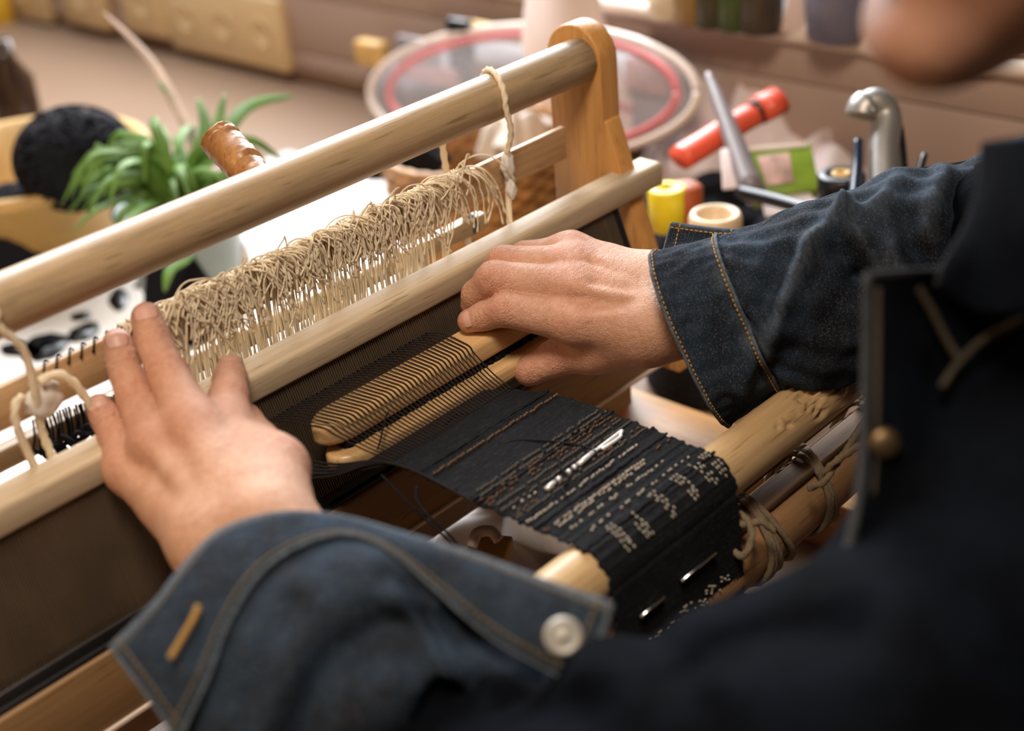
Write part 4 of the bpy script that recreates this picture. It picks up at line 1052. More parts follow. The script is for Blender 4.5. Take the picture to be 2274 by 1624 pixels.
def gauss_ridge(px0, py0, px1, py1, w_, amp):        # a fold whose line runs between two picture points of the sleeve's near side
    pr = (G-np.array([0, 0, H]))@R.T; X = CX+F*pr[..., 0]/pr[..., 2]; Y = CY-F*pr[..., 1]/pr[..., 2]
    front = (np.sin(TH) > -0.15)
    ax, ay = px1-px0, py1-py0; L2 = ax*ax+ay*ay; t = np.clip(((X-px0)*ax+(Y-py0)*ay)/L2, 0, 1)
    dd = np.hypot(X-px0-t*ax, Y-py0-t*ay); return amp*np.exp(-(dd/w_)**2)*front
for q in ((1640, 850, 1800, 560, 26, 0.0081), (1800, 560, 1880, 470, 24, 0.0101), (1880, 470, 1950, 440, 20, 0.0081), (1700, 700, 1740, 560, 30, -0.0061), (1850, 520, 1905, 600, 24, -0.0115), (1905, 600, 1960, 690, 26, -0.0081),
          (1905, 520, 1960, 640, 18, .005), (1985, 400, 1960, 470, 30, .004), (1690, 830, 1650, 640, 14, -.0035), (1760, 800, 1900, 640, 36, -0.0047), (1980, 560, 2040, 700, 26, .006), (2010, 480, 2060, 620, 24, -.006),
          (1760, 620, 1700, 800, 18, .003), (1950, 436, 1890, 468, 12, -.006), (2095, 395, 2050, 520, 26, .006), (2130, 420, 2120, 560, 22, -.006)):
    D += gauss_ridge(*q)
cuffm = (TT < 2.0)
D += np.where(TT > 2.05, 0.0012*np.sin(TH*9+TT*2)*np.sin(TT*3.1+TH*2)+0.0010*np.sin(TH*17-TT*5), 0)
D += 0.0012*np.exp(-((TT-2.35)/.25)**2)*np.sin(TH*26)+0.0010*np.exp(-((TT-2.35)/.25)**2)*np.sin(TH*41+1)
D += np.where(cuffm, 0.0009*np.sin(TH*11+TT*3)*np.sin(TT*4+TH*5)+0.0005*np.sin(TH*31+TT*2)*np.sin(TT*PI), 0)
D += 0.0012*np.exp(-((TT-1.93)/.10)**2)-0.0022*np.exp(-((TT-2.07)/.05)**2)+0.0006*np.exp(-(TT/.06)**2)
G = G+nrm*D[..., None]
per = np.linalg.norm(np.diff(np.concatenate([G, G[:, :1]], 1), axis=1), axis=2).mean(); uu = np.arange(b_)*per; vv = np.concatenate([[0], np.cumsum(np.linalg.norm(np.diff(G, axis=0), axis=2).mean(1))])
UV = np.stack(np.meshgrid(uu, vv), -1).reshape(-1, 2)
wn = 0.9*np.exp(-(TT/.05)**2)+0.8*np.exp(-((TT-1.98)/.05)**2)+0.35*np.exp(-((TT-1.9)/.3)**2)*(np.sin(TH*9)*.5+.5)
wn = wn+0.25*np.clip(D/.006, 0, 1)*(TT > 2.1)
Fq = [[i*b_+j, i*b_+(j+1) % b_, (i+1)*b_+(j+1) % b_, (i+1)*b_+j] for i in range(a_-1) for j in range(b_)]
o = mk('sleeve', G.reshape(-1, 3), Fq, M['denim'], jacket_e, uvs=UV, attrs={'worn': wn.ravel()}); flatmod(o, 0.0016, -1)
def ringline(t, k=0.0):
    i = int(np.argmin(np.abs(tt-t))); r_ = G[i]; n_ = nrm[i]; return np.concatenate([r_, r_[:1]])+np.concatenate([n_, n_[:1]])*k
def rstitch(t, r, name, mat, L=.0022, gap=.0011, k=.0008):
    path = ringline(t, k); d = np.concatenate([[0], np.cumsum(np.linalg.norm(np.diff(path, axis=0), axis=1))]); mb = MB(); s = 0
    f = lambda q: np.array([np.interp(q, d, path[:, i]) for i in range(3)])
    while s+L < d[-1]: mb.add(*tube([f(s), f(s+L*.5), f(s+L)], r, 5)); s += L+gap
    return mb.mk(name, M[mat], jacket_e)
rstitch(0.12, .00045, 'stitching', 'thread', k=.0007); rstitch(1.86, .0005, 'stitching', 'thread', k=.0011)
mk('hem_edge', *tube(ringline(0.0, -.0004), .0011, 7), M['hem'], jacket_e)
mk('cuff_seam', *tube(ringline(2.0, .0006), .0012, 7), M['hem'], jacket_e)
# loose button flap behind the right wrist
wf = lambda a, b, dv: np.exp(-dv/0.0014)*0.8
gF, _ = piece('cuff_flap', [[(1492, 496, .955), (1540, 503, .955), (1590, 509, .955), (1634, 511, .955)], [(1484, 522, .955), (1535, 530, .952), (1590, 536, .950), (1634, 534, .950)], [(1474, 560, .95), (1530, 575, .94), (1590, 580, .935), (1640, 575, .935)]], M['denim'], 8, 8, 0.0022, worn=wf)
along(gF[0], 0.0011, 'hem_edge', 'hem', 0); along(gF[:, 0], 0.0011, 'hem_edge', 'hem', 0); along(gF[:, -1], 0.0011, 'hem_edge', 'hem', 0)
stitches(gF[3], 0.00045, 'stitching', 'thread', jacket_e, .0022, .001, .0015); stitches(gF[:, 3], 0.00045, 'stitching', 'thread', jacket_e, .0022, .001, .0015); stitches(gF[:, -3], 0.00045, 'stitching', 'thread', jacket_e, .0022, .001, .0015)

# jacket front hanging open, pocket flap and collar, close to the camera
fr = [[(1926, 612, .600), (2010, 606, .605), (2100, 600, .61), (2240, 560, .60), (2400, 520, .56)],
      [(1924, 760, .598), (2010, 760, .604), (2110, 770, .61), (2250, 760, .60), (2420, 740, .55)],
      [(1920, 920, .594), (2010, 930, .602), (2110, 940, .61), (2260, 940, .59), (2430, 930, .54)],
      [(1910, 1080, .586), (2000, 1090, .595), (2110, 1110, .60), (2270, 1120, .58), (2440, 1120, .53)],
      [(1880, 1240, .575), (1980, 1260, .584), (2110, 1280, .585), (2280, 1290, .56), (2440, 1290, .52)],
      [(1850, 1400, .560), (1960, 1420, .565), (2110, 1440, .565), (2290, 1450, .54), (2440, 1450, .50)]]
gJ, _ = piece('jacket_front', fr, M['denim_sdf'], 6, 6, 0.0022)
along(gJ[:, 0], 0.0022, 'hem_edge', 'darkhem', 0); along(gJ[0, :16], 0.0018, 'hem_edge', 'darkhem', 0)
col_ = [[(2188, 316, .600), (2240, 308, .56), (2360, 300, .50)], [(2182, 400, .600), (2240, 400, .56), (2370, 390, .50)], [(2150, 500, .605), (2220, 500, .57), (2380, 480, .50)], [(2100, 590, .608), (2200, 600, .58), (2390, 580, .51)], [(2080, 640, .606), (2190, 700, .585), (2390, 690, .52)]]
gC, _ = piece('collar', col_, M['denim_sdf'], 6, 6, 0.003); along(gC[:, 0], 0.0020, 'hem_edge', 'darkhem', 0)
for L_ in ([(2040, 640, .602), (2070, 690, .600), (2100, 750, .600), (2130, 800, .600)], [(2090, 860, .600), (2130, 805, .600), (2190, 750, .595), (2290, 700, .585)], [(1950, 640, .600), (1948, 800, .598), (1944, 960, .595), (1936, 1100, .588)]):
    mk('seam', *tube(crom([P(*q) for q in L_], 8), 0.0016, 7), M['dimthread'], jacket_e)
V, Fc = lathe((0, 0, 0), [(0.0, .003), (.0050, .003), (.0066, .0015), (.0066, -.001)], 24)
Q = Vector((0, 0, 1)).rotation_difference(Vector(-R[2])).to_matrix(); V = np.array([Q@Vector(v) for v in V])+P(1962, 985, .592)
o = mk('button', V, Fc, plain('brass_button', (0.14, 0.09, 0.045), 0.4, 0.8), jacket_e); o['label'] = 'brass button'

# ================================================================== THINGS ON THE DESK AND THE LEDGE
def desk_at(px, py, z=DESK): return Uv(onz(px, py, z))
def single(name, V, Fc, mat, label, cat, group=None, smooth=True):
    return tag(mk(name, V, Fc, mat, smooth=smooth), label, cat, group)
# white sheet with black print
sheet_e = empty('poster_sheet', U(1.0, 1.6, DESK), 'large glossy white sheet with black printed shapes lying under the back of the loom', 'sheet')
mk('paper', *box_u((0.35, 1.36, DESK+0.0005), (1.60, 2.12, DESK+0.0025), 0.0003), M['paper'], sheet_e)
for pl, w_ in (([(60, 775), (95, 768), (100, 800)], .040), ([(150, 748), (180, 742), (205, 715)], .026), ([(160, 700), (200, 705)], .016), ([(262, 640), (266, 690)], .016), ([(20, 790), (60, 760)], .030), ([(300, 640), (350, 610)], .014)):
    a = crom([desk_at(x, y, DESK+0.003) for x, y in pl], 5); V = []; t = np.gradient(a, axis=0); n = np.cross(t, [0, 0, 1]); n /= np.linalg.norm(n, axis=1)[:, None]
    for k, (p, q) in enumerate(zip(a, n)): V += [p-q*w_*.5*(.4+math.sin(PI*k/(len(a)-1))), p+q*w_*.5*(.4+math.sin(PI*k/(len(a)-1)))]
    o = mk('printed_shape', V, [[2*i, 2*i+1, 2*i+3, 2*i+2] for i in range(len(a)-1)], M['black'], sheet_e); flatmod(o, 0.0005, 1)

# sockets on the fascia
M['socket'] = plain('yellowed_socket_plastic', (0.74, 0.55, 0.30), 0.35, scale=10, var=0.03)
def socket(pxl, pyl, pxr, pyr, ptop, n, label, group=None):
    yl = onx(pxl, pyl, XW)[1]; b = onx(pxr, pyr, XW); yr = b[1]; z0 = b[2]; z1 = onx(pxr, ptop, XW)[2]
    e = empty('wall_socket', U(XW-0.015, (yl+yr)/2, z0), label, 'socket', group)
    mk('frame', *bevel_box(U(XW-0.016, yr, z0), U(XW+0.008, yl, z1), 0.003), M['socket'], e)
    for k in range(n):
        yc = yr+(yl-yr)*(k+0.5)/n; zc = (z0+z1)/2; r = min((yl-yr)/n, z1-z0)*0.24*S; c = U(XW-0.0165, yc, zc); pr = [(r, 0), (r*.97, .002), (r*.90, .002), (r*.86, .0005), (0, .0005)]
        V, Fc = lathe((0, 0, 0), pr, 28); V = np.array([[-v[2], v[0], v[1]] for v in V])+c
        mk('socket_face', V, Fc, M['socket'], e)
        mb = MB()
        for dy in (-1, 1):
            V, Fc = lathe((0, 0, 0), [(.0028, 0), (.0028, .0015), (0, .0015)], 10); V = np.array([[-v[2], v[0], v[1]] for v in V])+c+np.array([0.0035, dy*r*.32, 0]); mb.add(V, Fc)
        mb.mk('pin_hole', M['black'], e)
socket(398, 100, 651, 160, 2, 3, 'wide triple wall socket plate on the beige fascia above the plant')
socket(291, 62, 388, 84, -52, 1, 'tall single socket just left of the wide triple plate')
socket(160, 50, 252, 67, -68, 1, 'single socket second from the left on the fascia')
socket(28, 40, 122, 50, -88, 1, 'leftmost single socket in the upper left corner')

# plant
M['leaf'] = plain('spider_plant_leaf', (0.115, 0.23, 0.035), 0.6, scale=20, var=0.35)
M['paleleaf'] = plain('pale_runner', (0.46, 0.30, 0.20), 0.6, scale=20, var=0.2)
M['pot'] = plain('grey_green_pot_glaze', (0.24, 0.29, 0.26), 0.3)
M['soil'] = plain('dark_soil', (0.03, 0.02, 0.015), 0.9, scale=200, bmp=1)
pb = desk_at(440, 690); plant = empty('spider_plant', pb, 'green spider plant in a grey-green pot behind the top roller', 'plant')
mk('pot', *lathe(pb, [(.045, 0), (.055, .05), (.063, .115), (.066, .12), (.060, .122), (.055, .108), (0, .106)], 40), M['pot'], plant)
mk('soil', *lathe(pb, [(.056, .100), (.056, .107), (0, .111)], 24), M['soil'], plant)
top = pb+np.array([0, 0, .112])
dp = float(R[2]@(top-np.array([0, 0, H])))
def leaf(pts, w_, mat='leaf', name='leaf'):
    a = crom(pts, 7); t = np.gradient(a, axis=0); n = np.cross(t, -R[2]+np.array([0, 0, .4])); n /= np.linalg.norm(n, axis=1)[:, None]; k = len(a); V = []
    up = np.cross(n, t); up /= np.linalg.norm(up, axis=1)[:, None]
    for i in range(k):
        ww = w_*0.5*(math.sin(PI*min(1, (i/(k-1))*.85+.15))**.6+0.02); V += [a[i]-n[i]*ww+up[i]*ww*.4, a[i], a[i]+n[i]*ww+up[i]*ww*.4]
    o = mk(name, V, [q for i in range(k-1) for q in ([3*i, 3*i+1, 3*i+4, 3*i+3], [3*i+1, 3*i+2, 3*i+5, 3*i+4])], M[mat], plant); flatmod(o, 0.0004, 0); return o
def LP(*q): return [top+rng.normal(0, .006, 3)*np.array([1, 1, 0])]+[P(x, y, dp+dd) for x, y, dd in q]
for q, w_ in (([(500, 300, .02), (560, 235, .04), (655, 212, .06)], .015), ([(470, 330, 0), (500, 205, .02)], .014), ([(455, 300, .02), (440, 215, .04)], .013), ([(300, 400, -.03), (235, 350, -.03), (213, 318, -.03)], .016), ([(320, 420, -.03), (240, 385, -.04), (182, 432, -.05)], .015),
          ([(330, 470, -.04), (280, 470, -.06), (255, 520, -.07)], .013), ([(420, 380, .02), (380, 300, .05)], .013), ([(380, 420, -.02), (290, 340, -.02), (280, 300, 0)], .014), ([(460, 360, .03), (530, 300, .05)], .014), ([(400, 400, -.03), (330, 330, -.05), (270, 330, -.06)], .013), ([(520, 420, .02), (580, 390, .03), (600, 440, .02)], .013),
          ([(420, 560, -.06), (380, 600, -.09), (365, 650, -.10)], .013), ([(470, 420, -.04), (500, 380, -.05)], .014)):
    leaf(LP(*q), w_)
for k in range(70):
    a = rng.uniform(0, 2*PI); L = rng.uniform(.04, .105); hgt = rng.uniform(.02, .085); d_ = np.array([math.cos(a), math.sin(a), 0])
    leaf([top+d_*.008, top+d_*L*.35+np.array([0, 0, hgt*.8]), top+d_*L*.8+np.array([0, 0, hgt]), top+d_*L*1.15+np.array([0, 0, hgt*.6])], rng.uniform(.006, .011))
leaf(LP((430, 340, .03), (400, 250, .06), (330, 130, .10), (228, 25, .14)), .012, 'paleleaf', 'runner'); leaf(LP((440, 330, .03), (405, 265, .06), (350, 175, .08)), .011)

# spools and cones
M['whitespool'] = plain('white_spool', (0.72, 0.62, 0.53), 0.4)
c = desk_at(537, 668); e = empty('thread_spool', c, 'small white thread spool standing beside the plant pot', 'spool')
mk('thread', *lathe(c, [(.017, .0), (.019, .006), (.017, .060), (0, .062)], 28), M['whitespool'], e); mk('cap', *lathe(c+np.array([0, 0, .060]), [(.012, 0), (.014, .002), (.013, .008), (.006, .009), (.006, .003), (0, .003)], 24), plain('grey_plastic', (.35, .38, .40), .4), e)
def coneyarn(c, rb, rt, h, label, mat='blackyarn', ins=True):
    e = empty('yarn_cone', c, label, 'yarn cone'); n = 60; prof = [(rb*.8, 0), (rb, .006)]
    for k in range(n): prof.append((rb+(rt-rb)*(k/n)+0.0010*math.sin(k*2.1), .008+(h-.012)*k/n))
    prof += [(rt*.9, h), (0.02, h+.001), (0.0, h-.004)]
    mk('wound_yarn', *lathe(c, prof, 48), M[mat], e)
    if ins:
        t = c+np.array([0, 0, h-.004]); mk('cone_core', *lathe(t, [(.0245, 0), (.0228, .030), (.0212, .034), (.0180, .0345), (.0140, .031), (.0130, .010), (0, .010)], 48), plain('cream_plastic_core', (.72, .54, .35), .35, var=.04), e)
    return e
cb = desk_at(1592, 840); dcone = float(R[2]@(cb-np.array([0, 0, H])))
tz = P(1590, 505, dcone-.03); coneyarn(cb, .064, .040, tz[2]-cb[2], 'cone of black yarn with a cream plastic core standing behind the right sleeve')
coneyarn(desk_at(418, 735), .045, .022, .10, 'cone of black yarn standing in front of the plant pot', ins=False)

# basket and black yarn at the left
M['tan'] = plain('tan_basket_wood', (0.56, 0.33, 0.10), 0.5, scale=15, var=0.2)
bc_ = desk_at(40, 350, DESK+.17); bc_[2] = U(0, 0, DESK)[2]; bk = empty('yarn_basket', bc_, 'shallow tan wooden basket at the left holding black yarn', 'basket')
prof = [(.08, 0), (.115, .04), (.136, .104), (.146, .108), (.147, .120), (.134, .120), (.110, .045), (.075, .008), (0, .008)]
mk('bowl', *lathe(bc_, prof, 56), M['tan'], bk)
hp = [bc_+np.array([.17*math.cos(a)*.98, .02, .08+.15*math.sin(a)]) for a in np.linspace(0, PI, 26)]
hp = [bc_+np.array([-.02, .135*math.cos(a), .075+.10*math.sin(a)]) for a in np.linspace(0, PI*.45, 26)]
mk('handle', *tube(hp, .010, 10, flat=.5), M['tan'], bk)
def ball(c, r, label, seed, mat='blackyarn', sq=.85):
    r_ = np.random.default_rng(seed); mb = MB(); n, k = 28, 18; V = []
    for i in range(k):
        b = -PI/2+PI*i/(k-1)
        for j in range(n):
            a = 2*PI*j/n; q = r*(1+.05*math.sin(3*a+2*b+seed)); V.append((c[0]+q*math.cos(b)*math.cos(a), c[1]+q*math.cos(b)*math.sin(a), c[2]+r*sq+q*sq*math.sin(b)))
    mb.add(V, [[i*n+j, i*n+(j+1) % n, (i+1)*n+(j+1) % n, (i+1)*n+j] for i in range(k-1) for j in range(n)])
    for _ in range(26):
        u = r_.normal(size=3); u /= np.linalg.norm(u); v = np.cross(u, r_.normal(size=3)); v /= np.linalg.norm(v); w2 = np.cross(u, v)
        mb.add(*tube([np.array([c[0], c[1], c[2]+r*sq])+1.03*r*(v*math.cos(t)+w2*math.sin(t)+u*.15)*np.array([1, 1, sq]) for t in np.linspace(0, 2*PI, 30)], .0018, 5))
    return tag(mb.mk('yarn_ball', M[mat]), label, 'yarn ball')
_b = desk_at(168, 352, DESK+.20); _b[2] -= .062*.85; ball(_b, .062, 'big black yarn ball heaped in the tan basket', 2)
ball(bc_+np.array([-.03, -.02, .012]), .050, 'smaller black yarn ball low in the tan basket', 4)
def lump(name, c, rx, ry, rz, mat, label, cat, seed=1, amp=.18, par=None, n=48, k=24, sc=3):
    r_ = np.random.default_rng(seed); ph = r_.uniform(0, 6, 8); V = []
    for i in range(k):
        b = PI/2*i/(k-1)
        for j in range(n):
            a = 2*PI*j/n; q = 1+amp*(math.sin(sc*a+ph[0]+b*3)+.6*math.sin((sc+2)*a-ph[1]+b*5)+.4*math.sin((sc*3+1)*a+ph[2]))*.5
            z = math.sin(b)*(1+amp*(.7*math.sin(a*2+ph[3]+b*4)+.5*math.sin(a*5+ph[4])*math.cos(b)*2))
            V.append((c[0]+rx*q*math.cos(b)*math.cos(a), c[1]+ry*q*math.cos(b)*math.sin(a), c[2]+rz*max(0, z)))
    Fc = [[i*n+j, i*n+(j+1) % n, (i+1)*n+(j+1) % n, (i+1)*n+j] for i in range(k-1) for j in range(n)]+[list(range(n))[::-1]]
    o = mk(name, V, Fc, M[mat] if isinstance(mat, str) else mat, par)
    return o if par else tag(o, label, cat)
lump('black_cloth', desk_at(110, 600), .12, .07, .085, 'blackyarn', 'crumpled black cloth in front of the tan basket', 'cloth', 3, .22)
c = desk_at(60, 330); single('brown_bottle', *lathe(c, [(.030, 0), (.032, .004), (.032, .10), (.014, .13), (.014, .155), (0, .155)], 28), plain('dark_brown_glass', (.05, .028, .018), .2), 'dark brown bottle by the fascia under the leftmost sockets', 'bottle')
c = Uv(onx(-4, 55, XW-.06)); single('yellow_box', *bevel_box(c-np.array([.02, .03, .0]), c+np.array([.02, .024, .06]), .003), plain('yellow_card', (.75, .45, .03), .5), 'small yellow box cut by the upper left corner of the photo', 'box')

# wicker basket behind the post
M['wicker'] = plain('orange_brown_wicker', (0.40, 0.19, 0.055), 0.5, scale=60, var=0.5)
wc = desk_at(1085, 520); wk = empty('wicker_basket', wc, 'orange-brown wicker basket behind the slats left of the loom post', 'basket')
mb = MB(); WR = .115
for k in range(12):
    z = .006+k*.0088; rr = WR*(.88+.12*k/11)
    mb.add(*tube([wc+np.array([(rr+.0028*math.sin(20*a+PI*(k % 2)))*math.cos(a), (rr+.0028*math.sin(20*a+PI*(k % 2)))*math.sin(a)*.82, z]) for a in np.linspace(0, 2*PI, 160)], .0046, 6))
mb.mk('weave', M['wicker'], wk)['kind'] = 'stuff'
for k in range(40):
    a = 2*PI*k/40; mk('stake', *tube([wc+np.array([WR*.86*math.cos(a), WR*.86*.82*math.sin(a), .002]), wc+np.array([WR*math.cos(a), WR*.82*math.sin(a), .108])], .0028, 6), M['wicker'], wk)
mk('rim', *tube([wc+np.array([WR*1.0*math.cos(a), WR*.82*math.sin(a), .110+.001*math.sin(30*a)]) for a in np.linspace(0, 2*PI, 100)], .0075, 8), M['wicker'], wk)
mk('bottom', *lathe(wc, [(WR*.8, 0), (WR*.8, .004), (0, .004)], 40), M['wicker'], wk)
lump('black_wool', wc+np.array([-.055, .06, .09]), .045, .04, .045, 'blackyarn', 'tuft of black wool sticking out of the wicker basket', 'wool', 9, .3)
lump('pale_paper', wc+np.array([.06, .0, .08]), .045, .04, .045, 'whitespool', 'crumpled pale paper on the right side of the wicker basket', 'paper', 12, .3)

# round clear case
mcl, nt, b = new_mat('clear_plastic'); b.inputs['Base Color'].default_value = (.80, .74, .74, 1); b.inputs['Roughness'].default_value = .45; b.inputs['Specular IOR Level'].default_value = .2; b.inputs['Alpha'].default_value = .16; M['clear'] = mcl
M['pinkred'] = plain('pink_red_piping', (0.66, 0.17, 0.17), 0.4)
M['greyplastic'] = plain('grey_plastic_base', (0.22, 0.185, 0.19), 0.4, scale=8)
e = empty('round_case', desk_at(1192, 352), 'big round clear plastic case with pink-red piping leaning on the fascia behind the loom post', 'case')
def casept(px, py, lift=0.0): return Uv(onx(px, py, XW-.035-.10*(py-60)/290-lift))
def ellp(k, n=90): return [(1186+363*k*math.cos(a), 206+148*k*math.sin(a)) for a in np.linspace(0, 2*PI, n, endpoint=False)]
def caseplate(name, k, lift, th, mat):
    V = [casept(1186, 206, lift)]+[casept(x, y, lift) for x, y in ellp(k)]; n = len(V)
    o = mk(name, V, [[0, 1+i, 1+(i+1) % (n-1)] for i in range(n-1)], M[mat], e); flatmod(o, th, 0)
caseplate('base', .97, 0.0, .003, 'greyplastic'); caseplate('clear_wall', .99, .05, .001, 'clear')
M['pinkish'] = plain('faded_pink_print', (0.50, 0.26, 0.25), .5, scale=30, var=.3)
e2 = e
for k, lift, r, m_ in ((.88, .045, .006, 'pinkred'), (1.0, .045, .0055, 'ledge')):
    pp = [casept(x, y, lift) for x, y in ellp(k)]; mk('piping' if k < 1 else 'outer_edge', *tube(pp+pp[:1], r, 8), M[m_], e)
p_ = casept(827, 118, .03); mk('tab', *bevel_box(p_-np.array([.012, .026, .018]), p_+np.array([.012, .026, .018]), .006), M['tan'], e)
for (x, y, hw, hh, m_, nm, lb, ct) in ((1025, 110, .020, .040, 'black', 'box', 'dark box standing behind the clear plastic of the round case', 'box'), (1105, 165, .040, .012, 'stick', 'tool', 'brown-handled tool inside the round case', 'tool'), (930, 130, .036, .028, 'greyplastic', 'packet', 'grey packet at the left inside the round case', 'packet'), (1120, 75, .060, .010, 'tan', 'strap', 'tan strap at the top of the round case', 'strap'), (960, 165, .050, .012, 'pinkish', 'ribbon', 'faded pink ribbon low in the round case', 'ribbon'), (1440, 170, .030, .018, 'pinkish', 'ribbon', 'faded pink ribbon at the right end of the round case', 'ribbon')):
    q = casept(x, y, .03); single(nm, *bevel_box(q-np.array([.006, hw, hh]), q+np.array([.006, hw, hh]), .003), M[m_], lb, ct)
q = desk_at(1300, 262, DESK+.13); dq = float(R[2]@(q-np.array([0, 0, H])))
M['blush'] = plain('blush_paper', (0.82, 0.64, 0.57), 0.6, scale=10, var=.05)
e = empty('paper_bag', q, 'long blush paper bag with a red stripe leaning behind the rounded post', 'bag')
g, Fc = sheet([[P(1178, -40, dq+.02), P(1240, -45, dq), P(1318, -35, dq+.02)], [P(1165, 100, dq+.01), P(1250, 100, dq-.012), P(1352, 105, dq+.01)], [P(1190, 210, dq), P(1290, 220, dq-.012), P(1395, 205, dq)], [P(1200, 320, dq), P(1300, 330, dq-.01), P(1425, 300, dq)]], 6, 6)
flatmod(mk('bag_body', g.reshape(-1, 3), Fc, M['blush'], e), .006, -1)
g, Fc = sheet([[P(1325, 205, dq-.02), P(1365, 222, dq-.02), P(1408, 238, dq-.012)], [P(1323, 217, dq-.02), P(1363, 235, dq-.02), P(1406, 252, dq-.012)]], 2, 4)
flatmod(mk('red_stripe', g.reshape(-1, 3), Fc, M['pinkred'], e), .002, 0)
def pxbar(name, a, b, r0, r1, mat, label, cat, n=12, flat=1.0, mid=None):
    pts = [P(*a)]+([P(*q) for q in mid] if mid else [])+[P(*b)]; c = crom(pts, 8); return tag(mk(name, *tube(c, np.linspace(r0, r1, len(c)), n, flat=flat), M[mat] if isinstance(mat, str) else mat), label, cat)
mk('carry_strap', *tube(crom([P(1335, 62, dq+.05), P(1385, 85, dq+.06), P(1425, 150, dq+.06), P(1445, 230, dq+.04)], 8), .0065, 10), plain('rust_strap', (.34, .16, .05), .6), e2)

# right-hand clutter
M['red'] = plain('orange_red_plastic', (0.78, 0.10, 0.05), 0.35)
M['white'] = plain('crumpled_white_paper', (0.78, 0.66, 0.66), 0.6, scale=14, var=.08, bmp=.2)
M['green'] = plain('green_packet_print', (0.22, 0.33, 0.03), 0.4, scale=25, var=.35)
lump('crumpled_paper', desk_at(1650, 395), .10, .09, .105, 'white', 'crumpled white paper behind the red pencil case', 'paper', 21, .35)
lump('crumpled_paper', desk_at(1835, 455), .12, .08, .075, 'white', 'flat heap of white paper between the green packet and the silver handle', 'paper', 25, .30)
lump('crumpled_paper', desk_at(1560, 400), .05, .09, .05, 'blush', 'pinkish paper left of the red pencil case beside the round case', 'paper', 27, .30)
pc = empty('pencil_case', P(1610, 300, 1.42), 'slim orange-red pencil case lying diagonally among white papers', 'case')
mk('case_body', *tube(crom([P(1510, 352, 1.36), P(1560, 322, 1.37), P(1610, 290, 1.38), P(1672, 254, 1.39)], 6), [.016]*19, 12, flat=.7), M['red'], pc)
mk('case_lid', *tube([P(1682, 246, 1.395), P(1730, 222, 1.40)], .019, 12, flat=.7), M['red'], pc)
mk('lid_band', *tube([P(1672, 254, 1.39), P(1684, 245, 1.395)], .013, 12), M['black'], pc)
gp = empty('seed_packet', P(1735, 430, 1.36), 'green packet with a pale pink picture standing among the clutter', 'packet')
q0, q1, q2, q3 = P(1648, 328, 1.36), P(1800, 316, 1.36), P(1822, 418, 1.335), P(1680, 440, 1.335)
def slab(c4, th): n = np.cross(c4[1]-c4[0], c4[3]-c4[0]); n /= np.linalg.norm(n); return bevel_mesh(*prism([c for c in c4], n*th, 0), .0015)
nn = np.cross(q1-q0, q3-q0); nn /= np.linalg.norm(nn); sgn = 1 if nn@R[2] > 0 else -1
mk('packet_body', *slab([q0, q1, q2, q3], .02*sgn), M['green'], gp)
L4 = lambda u, v: (q0*(1-u)+q1*u)*(1-v)+(q3*(1-u)+q2*u)*v-nn*sgn*.001
mk('picture', *slab([L4(.18, .2), L4(.66, .18), L4(.62, .8), L4(.2, .8)], .0008*sgn), plain('pale_pink_print', (.66, .42, .36), .5, scale=60, var=.4), gp)
mk('pale_stripe', *slab([L4(.0, .0), L4(.95, .0), L4(.95, .1), L4(.0, .1)], .0008*sgn), M['ledge'], gp)
single('white_card', *slab([P(1690, 440, 1.34), P(1800, 425, 1.34), P(1826, 470, 1.32), P(1700, 480, 1.32)], .004*sgn), M['white'], 'small white card under the green packet', 'card')
pxbar('paint_brush', (1572, 165, 1.40), (1672, 430, 1.30), .0035, .012, 'greyplastic', 'grey tapered brush leaning in front of the red pencil case', 'brush', mid=[(1602, 240, 1.37)])
single('white_tag', *slab([P(1600, 330, 1.33), P(1645, 325, 1.33), P(1655, 415, 1.31), P(1605, 420, 1.31)], .003*sgn), M['white'], 'narrow white tag behind the grey brush', 'tag')
lump('black_pouch', desk_at(1560, 520), .13, .075, .05, 'blackyarn', 'black soft pouch behind the yarn cone', 'pouch', 31, .2)
lump('black_pouch', desk_at(1760, 520), .12, .06, .045, 'blackyarn', 'black soft pouch behind the right sleeve below the green packet', 'pouch', 33, .2)
pxbar('black_strap', (1640, 425, 1.30), (1900, 500, 1.18), .006, .006, 'black', 'thin black strap running down towards the right sleeve', 'strap', mid=[(1760, 455, 1.25)])
c = P(1484, 462, 1.30); single('yellow_spool', *lathe(c, [(.016, -.02), (.018, -.018), (.018, .018), (.016, .02), (.006, .02), (.006, .01), (0, .01)], 24), plain('bright_yellow', (.82, .66, .02), .4), 'bright yellow spool just right of the beater rail end', 'spool')
c = P(1522, 445, 1.30); single('orange_spool', *lathe(c, [(.014, -.025), (.016, -.022), (.016, .012), (.013, .015), (0, .015)], 24), plain('rust_orange', (.40, .08, .02), .5), 'rust-orange spool right of the yellow one', 'spool')
c = P(1868, 418, 1.27); single('tape_roll', *lathe(c, [(.019, -.012), (.021, -.008), (.021, .012), (.019, .014), (.009, .014), (.009, -.012)], 28), M['black'], 'black ring-shaped roll beside the silver handle', 'roll')
tag(mk('tape_roll', *lathe(c+np.array([0, 0, .004]), [(.0088, -.012), (.0088, .011), (.004, .011), (.004, -.012)], 20), plain('amber_core', (.5, .28, .04), .4)), 'amber core inside the black roll beside the silver handle', 'roll')
sv = empty('scissor_handle', P(1960, 430, 1.22), 'silver bent handle with a black grip standing right of the white paper', 'tool')
mk('metal_bow', *tube(crom([P(1915, 262, 1.22), P(1922, 240, 1.22), P(1948, 230, 1.22), P(1968, 262, 1.22), P(1962, 330, 1.21), P(1962, 460, 1.19)], 8), [.009]+[.015]*10+[.013]*30, 14), M['dullsteel'], sv)
